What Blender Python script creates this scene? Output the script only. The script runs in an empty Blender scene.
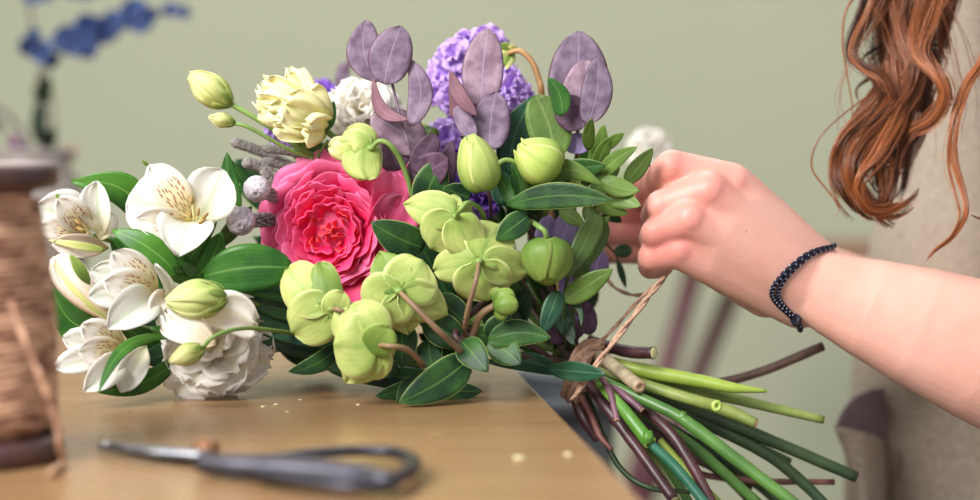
import bpy, bmesh, math, random
from mathutils import Vector, Matrix, noise
from mathutils.bvhtree import BVHTree
R = random.Random(7)
SC = bpy.context.scene
COL = SC.collection
F = 1800.0
H = .1414
PITCH = math.atan(120/1800)
CAM = Vector((0, 0, H))
FW = Vector((0, math.cos(PITCH), -math.sin(PITCH)))
UP = Vector((0, math.sin(PITCH), math.cos(PITCH)))
RT = Vector((1, 0, 0))
def P(x, y, d=1.0):                       # pixel of the photograph at a depth -> point of the place
    return CAM + FW*d + RT*((x-490)/F*d) + UP*((250-y)/F*d)
def T(x, y, z=0.0):                       # pixel -> point on the table top (or a level z)
    dz = -math.sin(PITCH) + (250-y)/F*math.cos(PITCH)
    return P(x, y, (z-H)/dz)
def L(*a): return Vector(a)
# ------------------------------------------------------------------ camera
cd = bpy.data.cameras.new('camera'); cam = bpy.data.objects.new('camera', cd); COL.objects.link(cam)
cam.location = CAM; cam.rotation_euler = (math.pi/2-PITCH, 0, 0)
cd.sensor_width = 36; cd.lens = F/980*36; cd.clip_start = .02
cd.dof.use_dof = True; cd.dof.focus_distance = .955; cd.dof.aperture_fstop = 3.3
SC.camera = cam
SC.view_settings.view_transform = 'Standard'; SC.view_settings.look = 'None'
SC.view_settings.gamma = 1; SC.view_settings.exposure = 0.3
# ------------------------------------------------------------------ materials
def srgb(c):
    return tuple((v/255/12.92 if v/255 <= .04045 else ((v/255+.055)/1.055)**2.4) for v in c)
class NT:
    def __init__(s, name):
        s.m = bpy.data.materials.new(name); s.m.use_nodes = True
        s.t = s.m.node_tree; s.n = s.t.nodes; s.k = s.t.links
        s.n.clear(); s.out = s.n.new('ShaderNodeOutputMaterial')
    def add(s, typ, ins=None, **kw):
        n = s.n.new(typ)
        for a, v in kw.items(): setattr(n, a, v)
        for a, v in (ins or {}).items():
            i = n.inputs[a]
            if hasattr(v, 'is_output'): s.k.new(v, i)
            elif isinstance(v, tuple) and len(v) == 3 and i.type == 'RGBA': i.default_value = (*v, 1)
            else: i.default_value = v
        return n
    def mix(s, f, a, b, mode='MIX'):
        n = s.n.new('ShaderNodeMix'); n.data_type = 'RGBA'; n.blend_type = mode
        for i, v in ((0, f), (6, a), (7, b)):
            if hasattr(v, 'is_output'): s.k.new(v, n.inputs[i])
            else: n.inputs[i].default_value = v if i == 0 else (*v, 1)
        return n.outputs[2]
    def math(s, op, a, b=0.0, clamp=False):
        n = s.n.new('ShaderNodeMath'); n.operation = op; n.use_clamp = clamp
        for i, v in ((0, a), (1, b)):
            if hasattr(v, 'is_output'): s.k.new(v, n.inputs[i])
            else: n.inputs[i].default_value = v
        return n.outputs[0]
    def ramp(s, f, lo, hi):
        n = s.add('ShaderNodeMapRange', {'Value': f, 'From Min': lo, 'From Max': hi}); n.clamp = True
        return n.outputs[0]
    def noise(s, scale, vec=None, detail=3, rough=.5):
        if vec is None: vec = s.add('ShaderNodeTexCoord').outputs['Object']
        return s.add('ShaderNodeTexNoise', {'Vector': vec, 'Scale': scale, 'Detail': detail, 'Roughness': rough}).outputs['Fac']
    def finish(s, color, rough=.5, trans=0, transcol=None, bump=None, bstr=.3, bdist=.001, spec=.5, **ins):
        d = {'Base Color': color, 'Roughness': rough, 'Specular IOR Level': spec}; d.update(ins)
        p = s.add('ShaderNodeBsdfPrincipled', d)
        if bump is not None:
            b = s.add('ShaderNodeBump', {'Height': bump, 'Strength': bstr, 'Distance': bdist}); s.k.new(b.outputs[0], p.inputs['Normal'])
        o = p.outputs[0]
        if trans:
            t = s.add('ShaderNodeBsdfTranslucent', {'Color': transcol if transcol is not None else color})
            mx = s.add('ShaderNodeMixShader', {0: trans, 1: o, 2: t.outputs[0]}); o = mx.outputs[0]
        s.k.new(o, s.out.inputs[0]); return s.m
def uvn(t):
    n = t.add('ShaderNodeUVMap'); sp = t.add('ShaderNodeSeparateXYZ', {0: n.outputs[0]})
    return n.outputs[0], sp.outputs[0], sp.outputs[1]
def leaf_mat(name, col, col2, vein, edge=None, trans=.2, rough=.38, side=26, spec=.34, veinw=.07, par=False, var=.14):
    t = NT(name); uv, u, v = uvn(t)
    a = t.math('ABSOLUTE', t.math('SUBTRACT', v, .5)); a2 = t.math('MULTIPLY', a, 2.0)
    nz = t.ramp(t.noise(150 if veinw < .05 else 60, detail=4), .38, .62)
    c = t.mix(nz, srgb(col), srgb(col2))
    if par: w = t.math('SINE', t.math('MULTIPLY', v, 70.0))
    else: w = t.math('SINE', t.math('MULTIPLY', t.math('SUBTRACT', u, t.math('MULTIPLY', a2, .35)), float(side)*2))
    sv = t.math('MULTIPLY', t.ramp(w, .8, 1.0), .08 if not par else .12)
    c = t.mix(sv, c, srgb(vein))
    c = t.mix(t.math('MULTIPLY', t.ramp(a2, veinw, veinw*.3), .8), c, srgb(vein))
    if edge: c = t.mix(t.ramp(a2, .93, .97), c, srgb(edge))
    oi = t.add('ShaderNodeObjectInfo').outputs['Random']
    c = t.add('ShaderNodeHueSaturation', {'Color': c, 'Value': t.math('ADD', t.math('MULTIPLY', oi, var*2), 1-var), 'Saturation': 1.0}).outputs[0]
    return t.finish(c, rough, trans, None, w, .05, .0003, spec)
def petal_mat(name, base, tip, u0=.1, u1=.8, trans=.35, rough=.55, mid=None, midw=.2, streak=.1, spots=False, var=.06, ribs=40, edge=None):
    t = NT(name); uv, u, v = uvn(t)
    a2 = t.math('MULTIPLY', t.math('ABSOLUTE', t.math('SUBTRACT', v, .5)), 2.0)
    c = t.mix(t.ramp(u, u0, u1), srgb(base), srgb(tip))
    sc = t.add('ShaderNodeVectorMath', {0: uv, 1: (2.5, ribs/2.2, 1)}, operation='MULTIPLY').outputs[0]
    nz = t.noise(1.0, sc, 4)
    c = t.mix(t.math('MULTIPLY', t.ramp(nz, .45, .7), streak), c, srgb(mid or base))
    if mid: c = t.mix(t.math('MULTIPLY', t.ramp(a2, midw, 0), t.math('MULTIPLY', t.ramp(nz, .2, .6), .7)), c, srgb(mid))
    if edge: c = t.mix(t.ramp(a2, .86, .98), c, srgb(edge))
    if spots:
        s2 = t.add('ShaderNodeVectorMath', {0: uv, 1: (9, 11, 1)}, operation='MULTIPLY').outputs[0]
        vo = t.add('ShaderNodeTexVoronoi', {'Vector': s2, 'Scale': 1.0, 'Randomness': .8}, voronoi_dimensions='2D')
        dx = t.add('ShaderNodeVectorMath', {0: vo.outputs['Position'], 1: s2}, operation='SUBTRACT').outputs[0]
        dd = t.add('ShaderNodeVectorMath', {0: dx, 1: (.85, 1.9, 1)}, operation='MULTIPLY').outputs[0]
        ln = t.add('ShaderNodeVectorMath', {0: dd}, operation='LENGTH').outputs['Value']
        m = t.ramp(ln, .34, .26)
        reg = t.math('MULTIPLY', t.math('MULTIPLY', t.ramp(u, .16, .24), t.ramp(u, .78, .66)), t.ramp(a2, .72, .6))
        c = t.mix(t.math('MULTIPLY', reg, .35), c, srgb((250, 236, 170)))
        c = t.mix(t.math('MULTIPLY', m, reg), c, srgb((156, 40, 26)))
    oi = t.add('ShaderNodeObjectInfo').outputs['Random']
    c = t.add('ShaderNodeHueSaturation', {'Color': c, 'Value': t.math('ADD', t.math('MULTIPLY', oi, var*2), 1-var)}).outputs[0]
    return t.finish(c, rough, trans, None, nz, .25, .0008, .3)
def plain(name, col, col2=None, rough=.5, scale=40, bump=0, trans=0, metallic=0, spec=.5, stretch=None, sss=0, lo=.35, hi=.65, bdist=.001, **k):
    t = NT(name)
    vec = t.add('ShaderNodeTexCoord').outputs['Object']
    if stretch: vec = t.add('ShaderNodeVectorMath', {0: vec, 1: stretch}, operation='MULTIPLY').outputs[0]
    nz = t.noise(scale, vec, 5)
    c = t.mix(t.ramp(nz, lo, hi), srgb(col), srgb(col2 or col))
    return t.finish(c, rough, trans, None, nz if bump else None, bump, bdist, spec, Metallic=metallic, **k)
M = {}
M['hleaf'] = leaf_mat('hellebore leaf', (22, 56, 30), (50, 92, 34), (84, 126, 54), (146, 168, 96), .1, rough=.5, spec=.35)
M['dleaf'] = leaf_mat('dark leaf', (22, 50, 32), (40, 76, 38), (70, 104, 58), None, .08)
M['blueleaf'] = leaf_mat('blue green leaf', (26, 68, 50), (46, 86, 56), (84, 122, 84), (90, 128, 88), .12)
M['bright'] = leaf_mat('alstroemeria leaf', (46, 98, 32), (76, 130, 42), (122, 162, 78), None, .22, par=True)
M['mid'] = leaf_mat('mid green leaf', (38, 88, 32), (60, 112, 38), (106, 146, 70), None, .18, par=True)
M['olive'] = leaf_mat('olive leaf', (90, 118, 50), (112, 142, 62), (140, 165, 90), (130, 152, 80), .25)
M['olive2'] = leaf_mat('dull olive leaf', (76, 100, 48), (96, 122, 58), (124, 146, 84), None, .2)
M['euc'] = leaf_mat('purple eucalyptus leaf', (108, 88, 110), (140, 120, 140), (156, 140, 164), (92, 58, 72), .15, .6, 18, .3, veinw=.045)
M['eucpink'] = leaf_mat('pinkish eucalyptus leaf', (136, 108, 126), (172, 146, 162), (176, 162, 184), (100, 72, 88), .2, .6, 18, .3, veinw=.045)
M['eucdark'] = leaf_mat('dark eucalyptus leaf', (78, 52, 70), (104, 78, 100), (120, 96, 116), (80, 48, 62), .12, .6, 18, .3, veinw=.045)
M['eucbrown'] = leaf_mat('brown mauve eucalyptus leaf', (112, 74, 86), (138, 100, 112), (150, 116, 128), (90, 52, 66), .15, .6, 18, .3)
M['lav'] = leaf_mat('lavender leaf', (120, 104, 150), (160, 140, 184), (176, 160, 200), None, .2, .6)
M['lime'] = petal_mat('hellebore sepal', (140, 166, 76), (198, 208, 124), 0, .75, .22, .5, (128, 164, 76), .2, .4, ribs=26, edge=(222, 222, 152))
M['limegreen'] = petal_mat('green hellebore sepal', (92, 126, 50), (140, 164, 78), 0, .8, .2, .45, (92, 130, 56), .15, .35, ribs=22, edge=(176, 194, 104))
M['limebud'] = petal_mat('lime bud sepal', (140, 172, 66), (204, 218, 122), 0, .9, .25, .45, (150, 178, 80), .2, .3, ribs=22, edge=(232, 228, 160))
M['white'] = petal_mat('white tepal', (238, 232, 200), (244, 242, 238), .05, .6, .4, .5, (204, 222, 180), .22, .2)
M['whitespot'] = petal_mat('spotted white tepal', (246, 234, 180), (245, 240, 234), .1, .7, .4, .5, (226, 232, 196), .1, .1, spots=True)
M['pinkwhite'] = petal_mat('blush white tepal', (226, 206, 160), (250, 238, 232), .0, .7, .35, .5, (206, 214, 140), .2, .2)
M['lis'] = petal_mat('white lisianthus petal', (253, 244, 222), (254, 252, 248), .1, .6, .55, .6, (246, 240, 214), .2, .15)
M['yel'] = petal_mat('cream yellow petal', (234, 230, 150), (254, 248, 208), .1, .9, .35, .55, (214, 216, 128), .2, .3)
M['yelbud'] = petal_mat('yellow green bud petal', (190, 206, 108), (244, 238, 176), .15, .8, .3, .5, (186, 200, 104), .25, .35)
M['pal'] = petal_mat('pale green bud petal', (190, 208, 112), (236, 238, 178), .1, .9, .3, .5, (190, 210, 110), .3, .35)
M['purp'] = petal_mat('lilac floret petal', (190, 142, 236), (226, 194, 250), .1, .8, .35, .55, (226, 206, 248), .3, .2)
M['purpdeep'] = petal_mat('violet floret petal', (112, 66, 190), (166, 116, 226), .1, .9, .3, .55, (120, 70, 190), .3, .2)
M['rose_in'] = petal_mat('coral rose petal', (255, 70, 92), (255, 116, 128), .2, .95, .45, .5, (250, 100, 124), .2, .2)
M['rose_mid'] = petal_mat('hot pink rose petal', (252, 44, 112), (255, 108, 162), .3, .98, .4, .5, (240, 60, 120), .2, .25)
M['rose_out'] = petal_mat('pink rose outer petal', (248, 52, 128), (255, 142, 190), .3, 1.0, .35, .5, (244, 96, 156), .2, .35)
M['brown_ped'] = plain('brown pedicel', (118, 92, 74), (142, 116, 84), .55, 60, .1)
M['green_ped'] = plain('green pedicel', (104, 136, 66), (130, 158, 80), .5, 60)
M['tan_ped'] = plain('tan pedicel', (158, 112, 70), (176, 134, 84), .5, 80)
M['darkstem'] = plain('dark stem', (60, 40, 42), (88, 62, 52), .5, 80, .2)
M['stamen'] = plain('brown yellow anther', (146, 116, 62), (176, 146, 84), .7, 300)
M['filament'] = plain('cream filament', (240, 232, 180), None, .6)
M['silver'] = plain('silver brunia', (160, 150, 162), (214, 204, 212), .75, 420, .9, lo=.3, hi=.7, bdist=.0015)
M['silverneck'] = plain('silver brunia neck', (128, 120, 124), (170, 160, 160), .75, 500, .9, bdist=.0015)
M['catkin'] = plain('fuzzy grey catkin', (124, 120, 116), (168, 160, 156), .9, 600, 1, lo=.3, hi=.7, bdist=.0018)
# ------------------------------------------------------------------ mesh building
class MB:
    def __init__(s): s.v = []; s.f = []; s.uv = []; s.col = None
    def grid(s, rows, closed=False, uvs=None):
        o = len(s.v); n = len(rows[0])
        for i, r in enumerate(rows):
            for j, p in enumerate(r):
                s.v.append(Vector(p)); s.uv.append(uvs[i][j] if uvs else (i/(len(rows)-1), j/max(1, n-(0 if closed else 1))))
        for i in range(len(rows)-1):
            for j in range(n if closed else n-1):
                k = (j+1) % n
                s.f.append((o+i*n+j, o+i*n+k, o+(i+1)*n+k, o+(i+1)*n+j))
        return o
    def fan(s, ring, c):
        o = len(s.v); s.v.append(Vector(c)); s.uv.append((1, .5))
        for j in range(len(ring)): s.f.append((ring[j], ring[(j+1) % len(ring)], o))
    def tube(s, pts, rad, n=8, caps=True, rf=None):
        pts = [Vector(p) for p in pts]; m = len(pts)
        if not isinstance(rad, (list, tuple)): rad = [rad]*m
        t0 = (pts[1]-pts[0]).normalized()
        a = t0.orthogonal().normalized(); rows = []
        for i, p in enumerate(pts):
            t = (pts[min(i+1, m-1)]-pts[max(i-1, 0)])
            if t.length < 1e-9: t = t0
            t = t.normalized(); a = (a-t*a.dot(t)).normalized(); b = t.cross(a); t0 = t
            rows.append([p+(a*math.cos(2*math.pi*j/n)+b*math.sin(2*math.pi*j/n))*rad[i]*(rf(i, j) if rf else 1) for j in range(n)])
        o = s.grid(rows, True)
        if caps:
            s.fan([o+j for j in range(n)][::-1], pts[0]); s.fan([o+(m-1)*n+j for j in range(n)], pts[-1])
        return s
    def lathe(s, c, prof, axis=Vector((0, 0, 1)), n=32, caps=True):
        axis = axis.normalized(); a = axis.orthogonal().normalized(); b = axis.cross(a)
        rows = [[c+axis*z+(a*math.cos(2*math.pi*j/n)+b*math.sin(2*math.pi*j/n))*r for j in range(n)] for r, z in prof]
        o = s.grid(rows, True)
        if caps:
            s.fan([o+j for j in range(n)][::-1], c+axis*prof[0][1]); s.fan([o+(len(rows)-1)*n+j for j in range(n)], c+axis*prof[-1][1])
        return s
    def ball(s, c, r, sc=(1, 1, 1), n=12, axis=None, bump=0):
        q = (axis or Vector((0, 0, 1))).to_track_quat('Z', 'Y'); rows = []
        for i in range(n+1):
            th = math.pi*(.02+.96*i/n); row = []
            for j in range(2*n):
                ph = math.pi*j/n
                d = Vector((math.sin(th)*math.cos(ph)*sc[0], math.sin(th)*math.sin(ph)*sc[1], -math.cos(th)*sc[2]))
                k = r*(1+bump*noise.noise(d*9+Vector(c)*50)) if bump else r
                row.append(Vector(c)+q@(d*k))
            rows.append(row)
        o = s.grid(rows, True); s.fan([o+j for j in range(2*n)][::-1], sum(rows[0], Vector())/(2*n)); s.fan([o+n*2*n+j for j in range(2*n)], sum(rows[-1], Vector())/(2*n))
        return s
    def box(s, lo, hi, rot=None, piv=None):
        o = len(s.v)
        for x in (0, 1):
            for y in (0, 1):
                for z in (0, 1):
                    p = Vector(((lo[0], hi[0])[x], (lo[1], hi[1])[y], (lo[2], hi[2])[z]))
                    if rot is not None: p = Vector(piv)+rot@(p-Vector(piv))
                    s.v.append(p); s.uv.append((x, y))
        for q in ((0, 1, 3, 2), (4, 6, 7, 5), (0, 4, 5, 1), (2, 3, 7, 6), (0, 2, 6, 4), (1, 5, 7, 3)): s.f.append(tuple(o+i for i in q))
        return s
ROOTLOC = {}
def build(mb, name, mat, parent=None, smooth=True, solid=0, bevel=0, loc=None, sub=0):
    me = bpy.data.meshes.new(name)
    org = ROOTLOC[parent.name] if parent else Vector(loc or (0, 0, 0))
    me.from_pydata([tuple(v-org) for v in mb.v], [], mb.f)
    ul = me.uv_layers.new(name='UVMap')
    for lp in me.loops: ul.data[lp.index].uv = mb.uv[lp.vertex_index]
    me.materials.append(M[mat] if isinstance(mat, str) else mat)
    if smooth: me.polygons.foreach_set('use_smooth', [True]*len(me.polygons))
    me.update()
    o = bpy.data.objects.new(name, me); COL.objects.link(o)
    if parent: o.parent = parent; ROOTLOC[o.name] = org
    else: o.location = org; ROOTLOC[o.name] = org
    if solid:
        m = o.modifiers.new('s', 'SOLIDIFY'); m.thickness = solid; m.offset = 0
    if bevel:
        m = o.modifiers.new('b', 'BEVEL'); m.width = bevel; m.segments = 3
    if sub:
        m = o.modifiers.new('u', 'SUBSURF'); m.levels = sub; m.render_levels = sub
    return o
def tag(o, label, cat, group=None, kind=None):
    o['label'] = label; o['category'] = cat
    if group: o['group'] = group
    if kind: o['kind'] = kind
    return o
def thing(name, label, cat, loc, group=None):
    o = bpy.data.objects.new(name, None); COL.objects.link(o); o.location = loc; o.empty_display_size = .01
    ROOTLOC[o.name] = Vector(loc); return tag(o, label, cat, group)
def struct(o): o['kind'] = 'structure'; return o
def spline(pts, n=8, rads=None):          # Catmull-Rom through points
    pts = [Vector(p) for p in pts]
    if len(pts) == 2: pts = [pts[0], pts[0].lerp(pts[1], .5), pts[1]]; rads = [rads[0], (rads[0]+rads[1])/2, rads[1]] if rads else None
    q = [pts[0]*2-pts[1]]+pts+[pts[-1]*2-pts[-2]]; out = []; ro = []
    for i in range(len(pts)-1):
        for k in range(n):
            t = k/n; a, b, c, d = q[i:i+4]
            out.append(.5*((2*b)+(c-a)*t+(2*a-5*b+4*c-d)*t*t+(-a+3*b-3*c+d)*t**3))
            if rads: ro.append(rads[i]*(1-t)+rads[i+1]*t)
    out.append(pts[-1]); 
    if rads: ro.append(rads[-1]); return out, ro
    return out
PROF = {'sep': (.34, .40), 'lance': (.8, .85), 'ovate': (.5, .8), 'round': (.5, .5), 'obov': (.75, .36), 'euc': (.5, .6), 'tepal': (.85, .50), 'fan': (.6, .22), 'strap': (.35, .35)}
def blade(mb, base, tip, w, n=None, roll=0, bend=0, side=0, prof='ovate', cup=0, frill=0, ff=9, jag=0, nu=14, nv=8, curl=0, seed=0):
    base = Vector(base); tip = Vector(tip); a = tip-base; Ln = a.length; a.normalize()
    if n is None: n = (CAM-(base+tip)/2).normalized()
    n = n-a*n.dot(a)
    if n.length < .05: n = UP-a*UP.dot(a)
    n.normalize(); n = Matrix.Rotation(math.radians(roll), 3, a)@n; s = a.cross(n)
    e1, e2 = PROF[prof]; um = e1/(e1+e2); mx = um**e1*(1-um)**e2
    ph = R.random()*6.3; rows = []
    for i in range(nu+1):
        u = i/nu; uu = min(max(u, .004), .997); hw = w/2*(uu**e1)*((1-uu)**e2)/mx
        row = []
        for j in range(nv+1):
            v = 2*j/nv-1; e = max(abs(v)**2, u**3)
            c = base+a*(Ln*u)+n*(bend*Ln*math.sin(math.pi*u)-curl*Ln*u**3)+s*(side*Ln*math.sin(math.pi*u))
            p = c+s*(v*hw)+n*(cup*hw*v*v)
            if frill: p += n*(frill*e*math.sin(ff*v+ph+5*u))+s*(frill*.4*e*math.cos(ff*1.7*v+ph))
            if jag and i == nu: p += a*(jag*(R.random()-.5))
            p += n*(noise.noise(Vector((u*3+seed, v*2, ph)))*w*.03)
            row.append(p)
        rows.append(row)
    mb.grid(rows); return mb
def leaf(par, name, mat, b, t, wpx, solid=.0004, **k):   # b, t = (px, py, depth)
    d = (b[2]+t[2])/2; m = MB(); blade(m, P(*b), P(*t), wpx*d/F, **k)
    return build(m, name, mat, par, solid=solid)
def stem(par, name, mat, pts, wpx, n=8, k=8):
    ws = wpx if isinstance(wpx, (list, tuple)) else [wpx]*len(pts)
    rr = [w/2*p[2]/F for w, p in zip(ws, pts)]
    pp, rr = spline([P(*p) for p in pts], k, rr)
    return build(MB().tube(pp, rr, n), name, mat, par)
def dirs(axis, tilt, az):
    axis = axis.normalized(); a = axis.orthogonal().normalized(); b = axis.cross(a)
    r = a*math.cos(az)+b*math.sin(az)
    return (axis*math.cos(tilt)+r*math.sin(tilt)).normalized(), (r*math.cos(tilt)-axis*math.sin(tilt)).normalized()
def rosette(par, mat, C, axis, rings, name='petal', solid=.0003, merge=False, **k):
    # ring = (tilt deg, count, length, width, base offset, phase)
    mb = MB() if merge else None
    for (tl, cnt, ln, w, off, ph) in rings:
        for i in range(cnt):
            tt = math.radians(tl+R.uniform(-6, 6)); az = 2*math.pi*(i+ph)/cnt+R.uniform(-.15, .15)
            d, out = dirs(axis, tt, az)
            m = mb or MB(); ll = ln*R.uniform(.88, 1.08)
            blade(m, C+d*off, C+d*(off+ll), w*R.uniform(.85, 1.1), n=-out, **k)
            if not merge: build(m, name, mat if isinstance(mat, str) else R.choice(mat), par, solid=solid)
    if merge: return build(mb, name, mat if isinstance(mat, str) else R.choice(mat), par, solid=solid)
KNOT = (583, 378, 1.0)
# ================================================================== SETTING
WALLD = 3.3
wt = NT('sage wall'); tcw = wt.add('ShaderNodeTexCoord').outputs['Object']
nz = wt.noise(1.3, tcw, 3); nb = wt.noise(240, tcw, 4)
wm = wt.finish(wt.mix(wt.ramp(nz, .3, .7), srgb((183, 186, 160)), srgb((189, 191, 165))), .9, 0, None, nb, .1, .001, .2)
b = MB(); b.box((-3.2, WALLD, -.78), (3.2, WALLD+.1, 1.9)); struct(build(b, 'wall_back', wm, smooth=False))
b = MB(); b.box((-3.3, -1.6, -.78), (-3.2, WALLD+.1, 1.9)); struct(build(b, 'wall_left', wm, smooth=False))
fm = plain('grey floor boards', (120, 112, 102), (146, 136, 122), .5, 3, .1, stretch=(1, 14, 1))
b = MB(); b.box((-3.3, -1.6, -.83), (3.3, WALLD+.1, -.78)); struct(build(b, 'floor', fm, smooth=False))
b = MB(); b.box((-3.2, WALLD-.015, -.78), (3.2, WALLD, -.68)); struct(build(b, 'baseboard_back', plain('baseboard paint', (206, 204, 192)), smooth=False, bevel=.004))
# --- the wooden work table
tm = NT('table wood'); o_ = tm.add('ShaderNodeTexCoord').outputs['Object']
sv = tm.add('ShaderNodeVectorMath', {0: o_, 1: (2.2, 26, 30)}, operation='MULTIPLY').outputs[0]
g1 = tm.noise(2.2, sv, 6, .6); g2 = tm.noise(14, o_, 5)
c = tm.mix(tm.ramp(g1, .3, .7), srgb((140, 106, 72)), srgb((155, 121, 85)))
c = tm.mix(tm.math('MULTIPLY', tm.ramp(g2, .55, .75), .22), c, srgb((128, 94, 62)))
vo = tm.add('ShaderNodeTexVoronoi', {'Vector': o_, 'Scale': 26.0}).outputs['Distance']
c = tm.mix(tm.math('MULTIPLY', tm.ramp(vo, .13, .05), .35), c, srgb((196, 158, 114)))
M['wood'] = tm.finish(c, tm.math('ADD', .2, tm.math('MULTIPLY', g2, .14)), 0, None, g1, .06, .0006, .5)
M['woodleg'] = plain('table leg wood', (128, 94, 62), (150, 112, 76), .5, 8, .1, stretch=(8, 8, 1))
A, B = T(520, 372), T(645, 500)
e = (A-B).normalized(); q = Vector((-e.y, e.x, 0))
if q.x > 0: q = -q
near = B-e*.36; far = B+e*.95
tb = thing('work_table', 'light brown wooden work table with worn satin top under the bouquet', 'table', L((near.x+far.x)/2-.45, 1.0, -.78))
b = MB(); o0 = 0; wd = 1.15
cs = [near, near+q*wd, far+q*wd, far]
b.v = [Vector((c_.x, c_.y, z)) for z in (-.028, 0) for c_ in cs]; b.uv = [(0, 0)]*8
b.f = [(3, 2, 1, 0), (4, 5, 6, 7), (0, 1, 5, 4), (1, 2, 6, 5), (2, 3, 7, 6), (3, 0, 4, 7)]
build(b, 'tabletop', 'wood', tb, False, bevel=.003)
for u_, w_ in ((.08, .08), (.08, wd-.08), (1.23, .08), (1.23, wd-.08)):
    c_ = near+e*u_+q*w_; r_ = .026
    b = MB(); b.box((c_.x-r_, c_.y-r_, -.78), (c_.x+r_, c_.y+r_, -.028)); build(b, 'leg', 'woodleg', tb, False, bevel=.003)
for (u0, w0, u1, w1) in ((.08, .08, 1.23, .08), (.08, wd-.08, 1.23, wd-.08), (.08, .08, .08, wd-.08), (1.23, .08, 1.23, wd-.08)):
    a_ = near+e*u0+q*w0; c_ = near+e*u1+q*w1; d_ = (c_-a_).normalized(); s_ = Vector((-d_.y, d_.x, 0))*.009
    b = MB(); b.v = [Vector((p_.x, p_.y, z)) for z in (-.10, -.028) for p_ in (a_-s_, c_-s_, c_+s_, a_+s_)]; b.uv = [(0, 0)]*8
    b.f = [(3, 2, 1, 0), (4, 5, 6, 7), (0, 1, 5, 4), (1, 2, 6, 5), (2, 3, 7, 6), (3, 0, 4, 7)]
    build(b, 'apron_rail', 'woodleg', tb, False)
# crumbs on the table
for (x, y, r) in ((519, 459, .0016), (568, 455, .0012), (263, 407, .0008), (276, 405, .0009), (287, 412, .0006), (358, 405, .0007), (300, 400, .0006)):
    c_ = T(x, y)+L(0, 0, r*.35); o = build(MB().ball(c_, r, (1.6, 1, .4), 6, bump=.5), 'petal_crumb', 'filament', loc=T(x, y))
    tag(o, 'tiny pale crumb lying on the tabletop', 'crumb', 'pale crumbs scattered on the table')
# --- spool of twine
M['twine'] = plain('spool twine', (132, 92, 72), (214, 172, 142), .85, 1, .8, bdist=.001, lo=.36, hi=.64, stretch=(60, 60, 190))
M['spoolwood'] = plain('dark spool wood', (62, 40, 42), (84, 56, 54), .4, 60)
M['spooltop'] = plain('spool top face', (150, 132, 130), (176, 160, 154), .6, 60)
sx, sd = -18, .762
g = T(sx, 459); S0 = L(g.x, g.y, 0)
sp = thing('twine_spool', 'wooden spool wound with brown jute twine, standing in the left foreground', 'spool', S0)
rf = .0345; hh = .1275
build(MB().lathe(S0, [(rf-.002, 0), (rf, .002), (rf, .008), (rf-.002, .0105), (.018, .0125)], n=48), 'bottom_flange', 'spoolwood', sp)
build(MB().lathe(S0+L(0, 0, hh-.0105), [(.018, -.003), (rf-.002, 0), (rf, .002), (rf, .008), (rf-.001, .0095)], n=48), 'top_flange', 'spoolwood', sp)
build(MB().lathe(S0+L(0, 0, hh-.001), [(rf-.0012, 0), (rf-.003, .0012), (.008, .0012), (.006, -.002)], n=48), 'top_face', 'spooltop', sp)
b = MB(); b.lathe(S0, [(.027, .012), (.0300, .03), (.0300, .06), (.0265, .09), (.022, hh-.012)], n=40)
for layer, (rr, tilt) in enumerate(((.0300, .25), (.0312, -.35), (.0318, .5))):
    pts = []
    for i in range(30*28):
        a_ = i/28*2*math.pi; t_ = i/(30*28); z = .016+t_*(hh-.034)
        r_ = rr-.0005-.0078*max(0, t_-.42)**1.2*1.6
        pts.append(S0+L(math.cos(a_)*r_, math.sin(a_)*r_, z+tilt*.01*math.sin(a_+layer)))
    b.tube(pts, .0016, 5)
build(b, 'wound_twine', 'twine', sp)
pts = spline([P(10, 300, .735), P(30, 352, .733), P(44, 385, .735), P(58, 425, .74), P(60, 447, .745), T(64, 462, .002), T(50, 474, .002)], 10)
b = MB()
for k in range(2):
    b.tube([p_+L(math.cos(i*.6+k*math.pi), 0, math.sin(i*.6+k*math.pi))*.0008 for i, p_ in enumerate(pts)], .0009, 6)
build(b, 'loose_end', 'twine', sp)
# --- scissors
M['iron'] = plain('dark iron', (48, 48, 56), (72, 70, 78), .38, 60, .1, metallic=.7)
M['blade'] = plain('steel blade', (112, 114, 120), (146, 146, 150), .32, 30, .05, metallic=.8, stretch=(1, 6, 1))
M['rust'] = plain('rusty pivot', (120, 80, 56), (150, 104, 68), .5, 300, .3, metallic=.5)
def flatblade(b, pts, ws, z0, th):         # flat tapered bar along table pixels
    pts, ws = spline([T(*p_) for p_ in pts], 6, ws); lo = []; up_ = []
    for i, p_ in enumerate(pts):
        t_ = (pts[min(i+1, len(pts)-1)]-pts[max(i-1, 0)]).normalized(); s_ = Vector((-t_.y, t_.x, 0))
        w_ = ws[i]/2
        lo.append([p_-s_*w_+L(0, 0, z0), p_-s_*w_*.5+L(0, 0, z0+th), p_+s_*w_*.5+L(0, 0, z0+th), p_+s_*w_+L(0, 0, z0)])
    o = b.grid(lo, True); n_ = len(lo)
    b.f.append((o, o+1, o+2, o+3)); k = o+(n_-1)*4; b.f.append((k+3, k+2, k+1, k)); return b
sc = thing('scissors', 'dark iron garden scissors with looped handle lying open on the table', 'scissors', T(205, 463))
build(flatblade(MB(), [(99, 452), (150, 456), (212, 464)], [.001, .011, .013], .0012, .0028), 'blade', 'blade', sc)
build(flatblade(MB(), [(104, 457), (150, 463), (212, 467)], [.001, .010, .012], .0045, .0026), 'blade', 'blade', sc)
build(MB().lathe(T(207, 464), [(.0055, .004), (.0055, .0085), (.003, .0105)], n=20), 'pivot_screw', 'rust', sc)
pp, rr = spline([T(x, y, .006) for x, y in ((200, 462), (232, 463), (275, 459), (318, 453), (362, 451), (396, 453), (413, 461), (410, 471), (396, 478))], 10, [.003, .0032, .0026, .0024, .0024, .0026, .003, .0034, .003])
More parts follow.
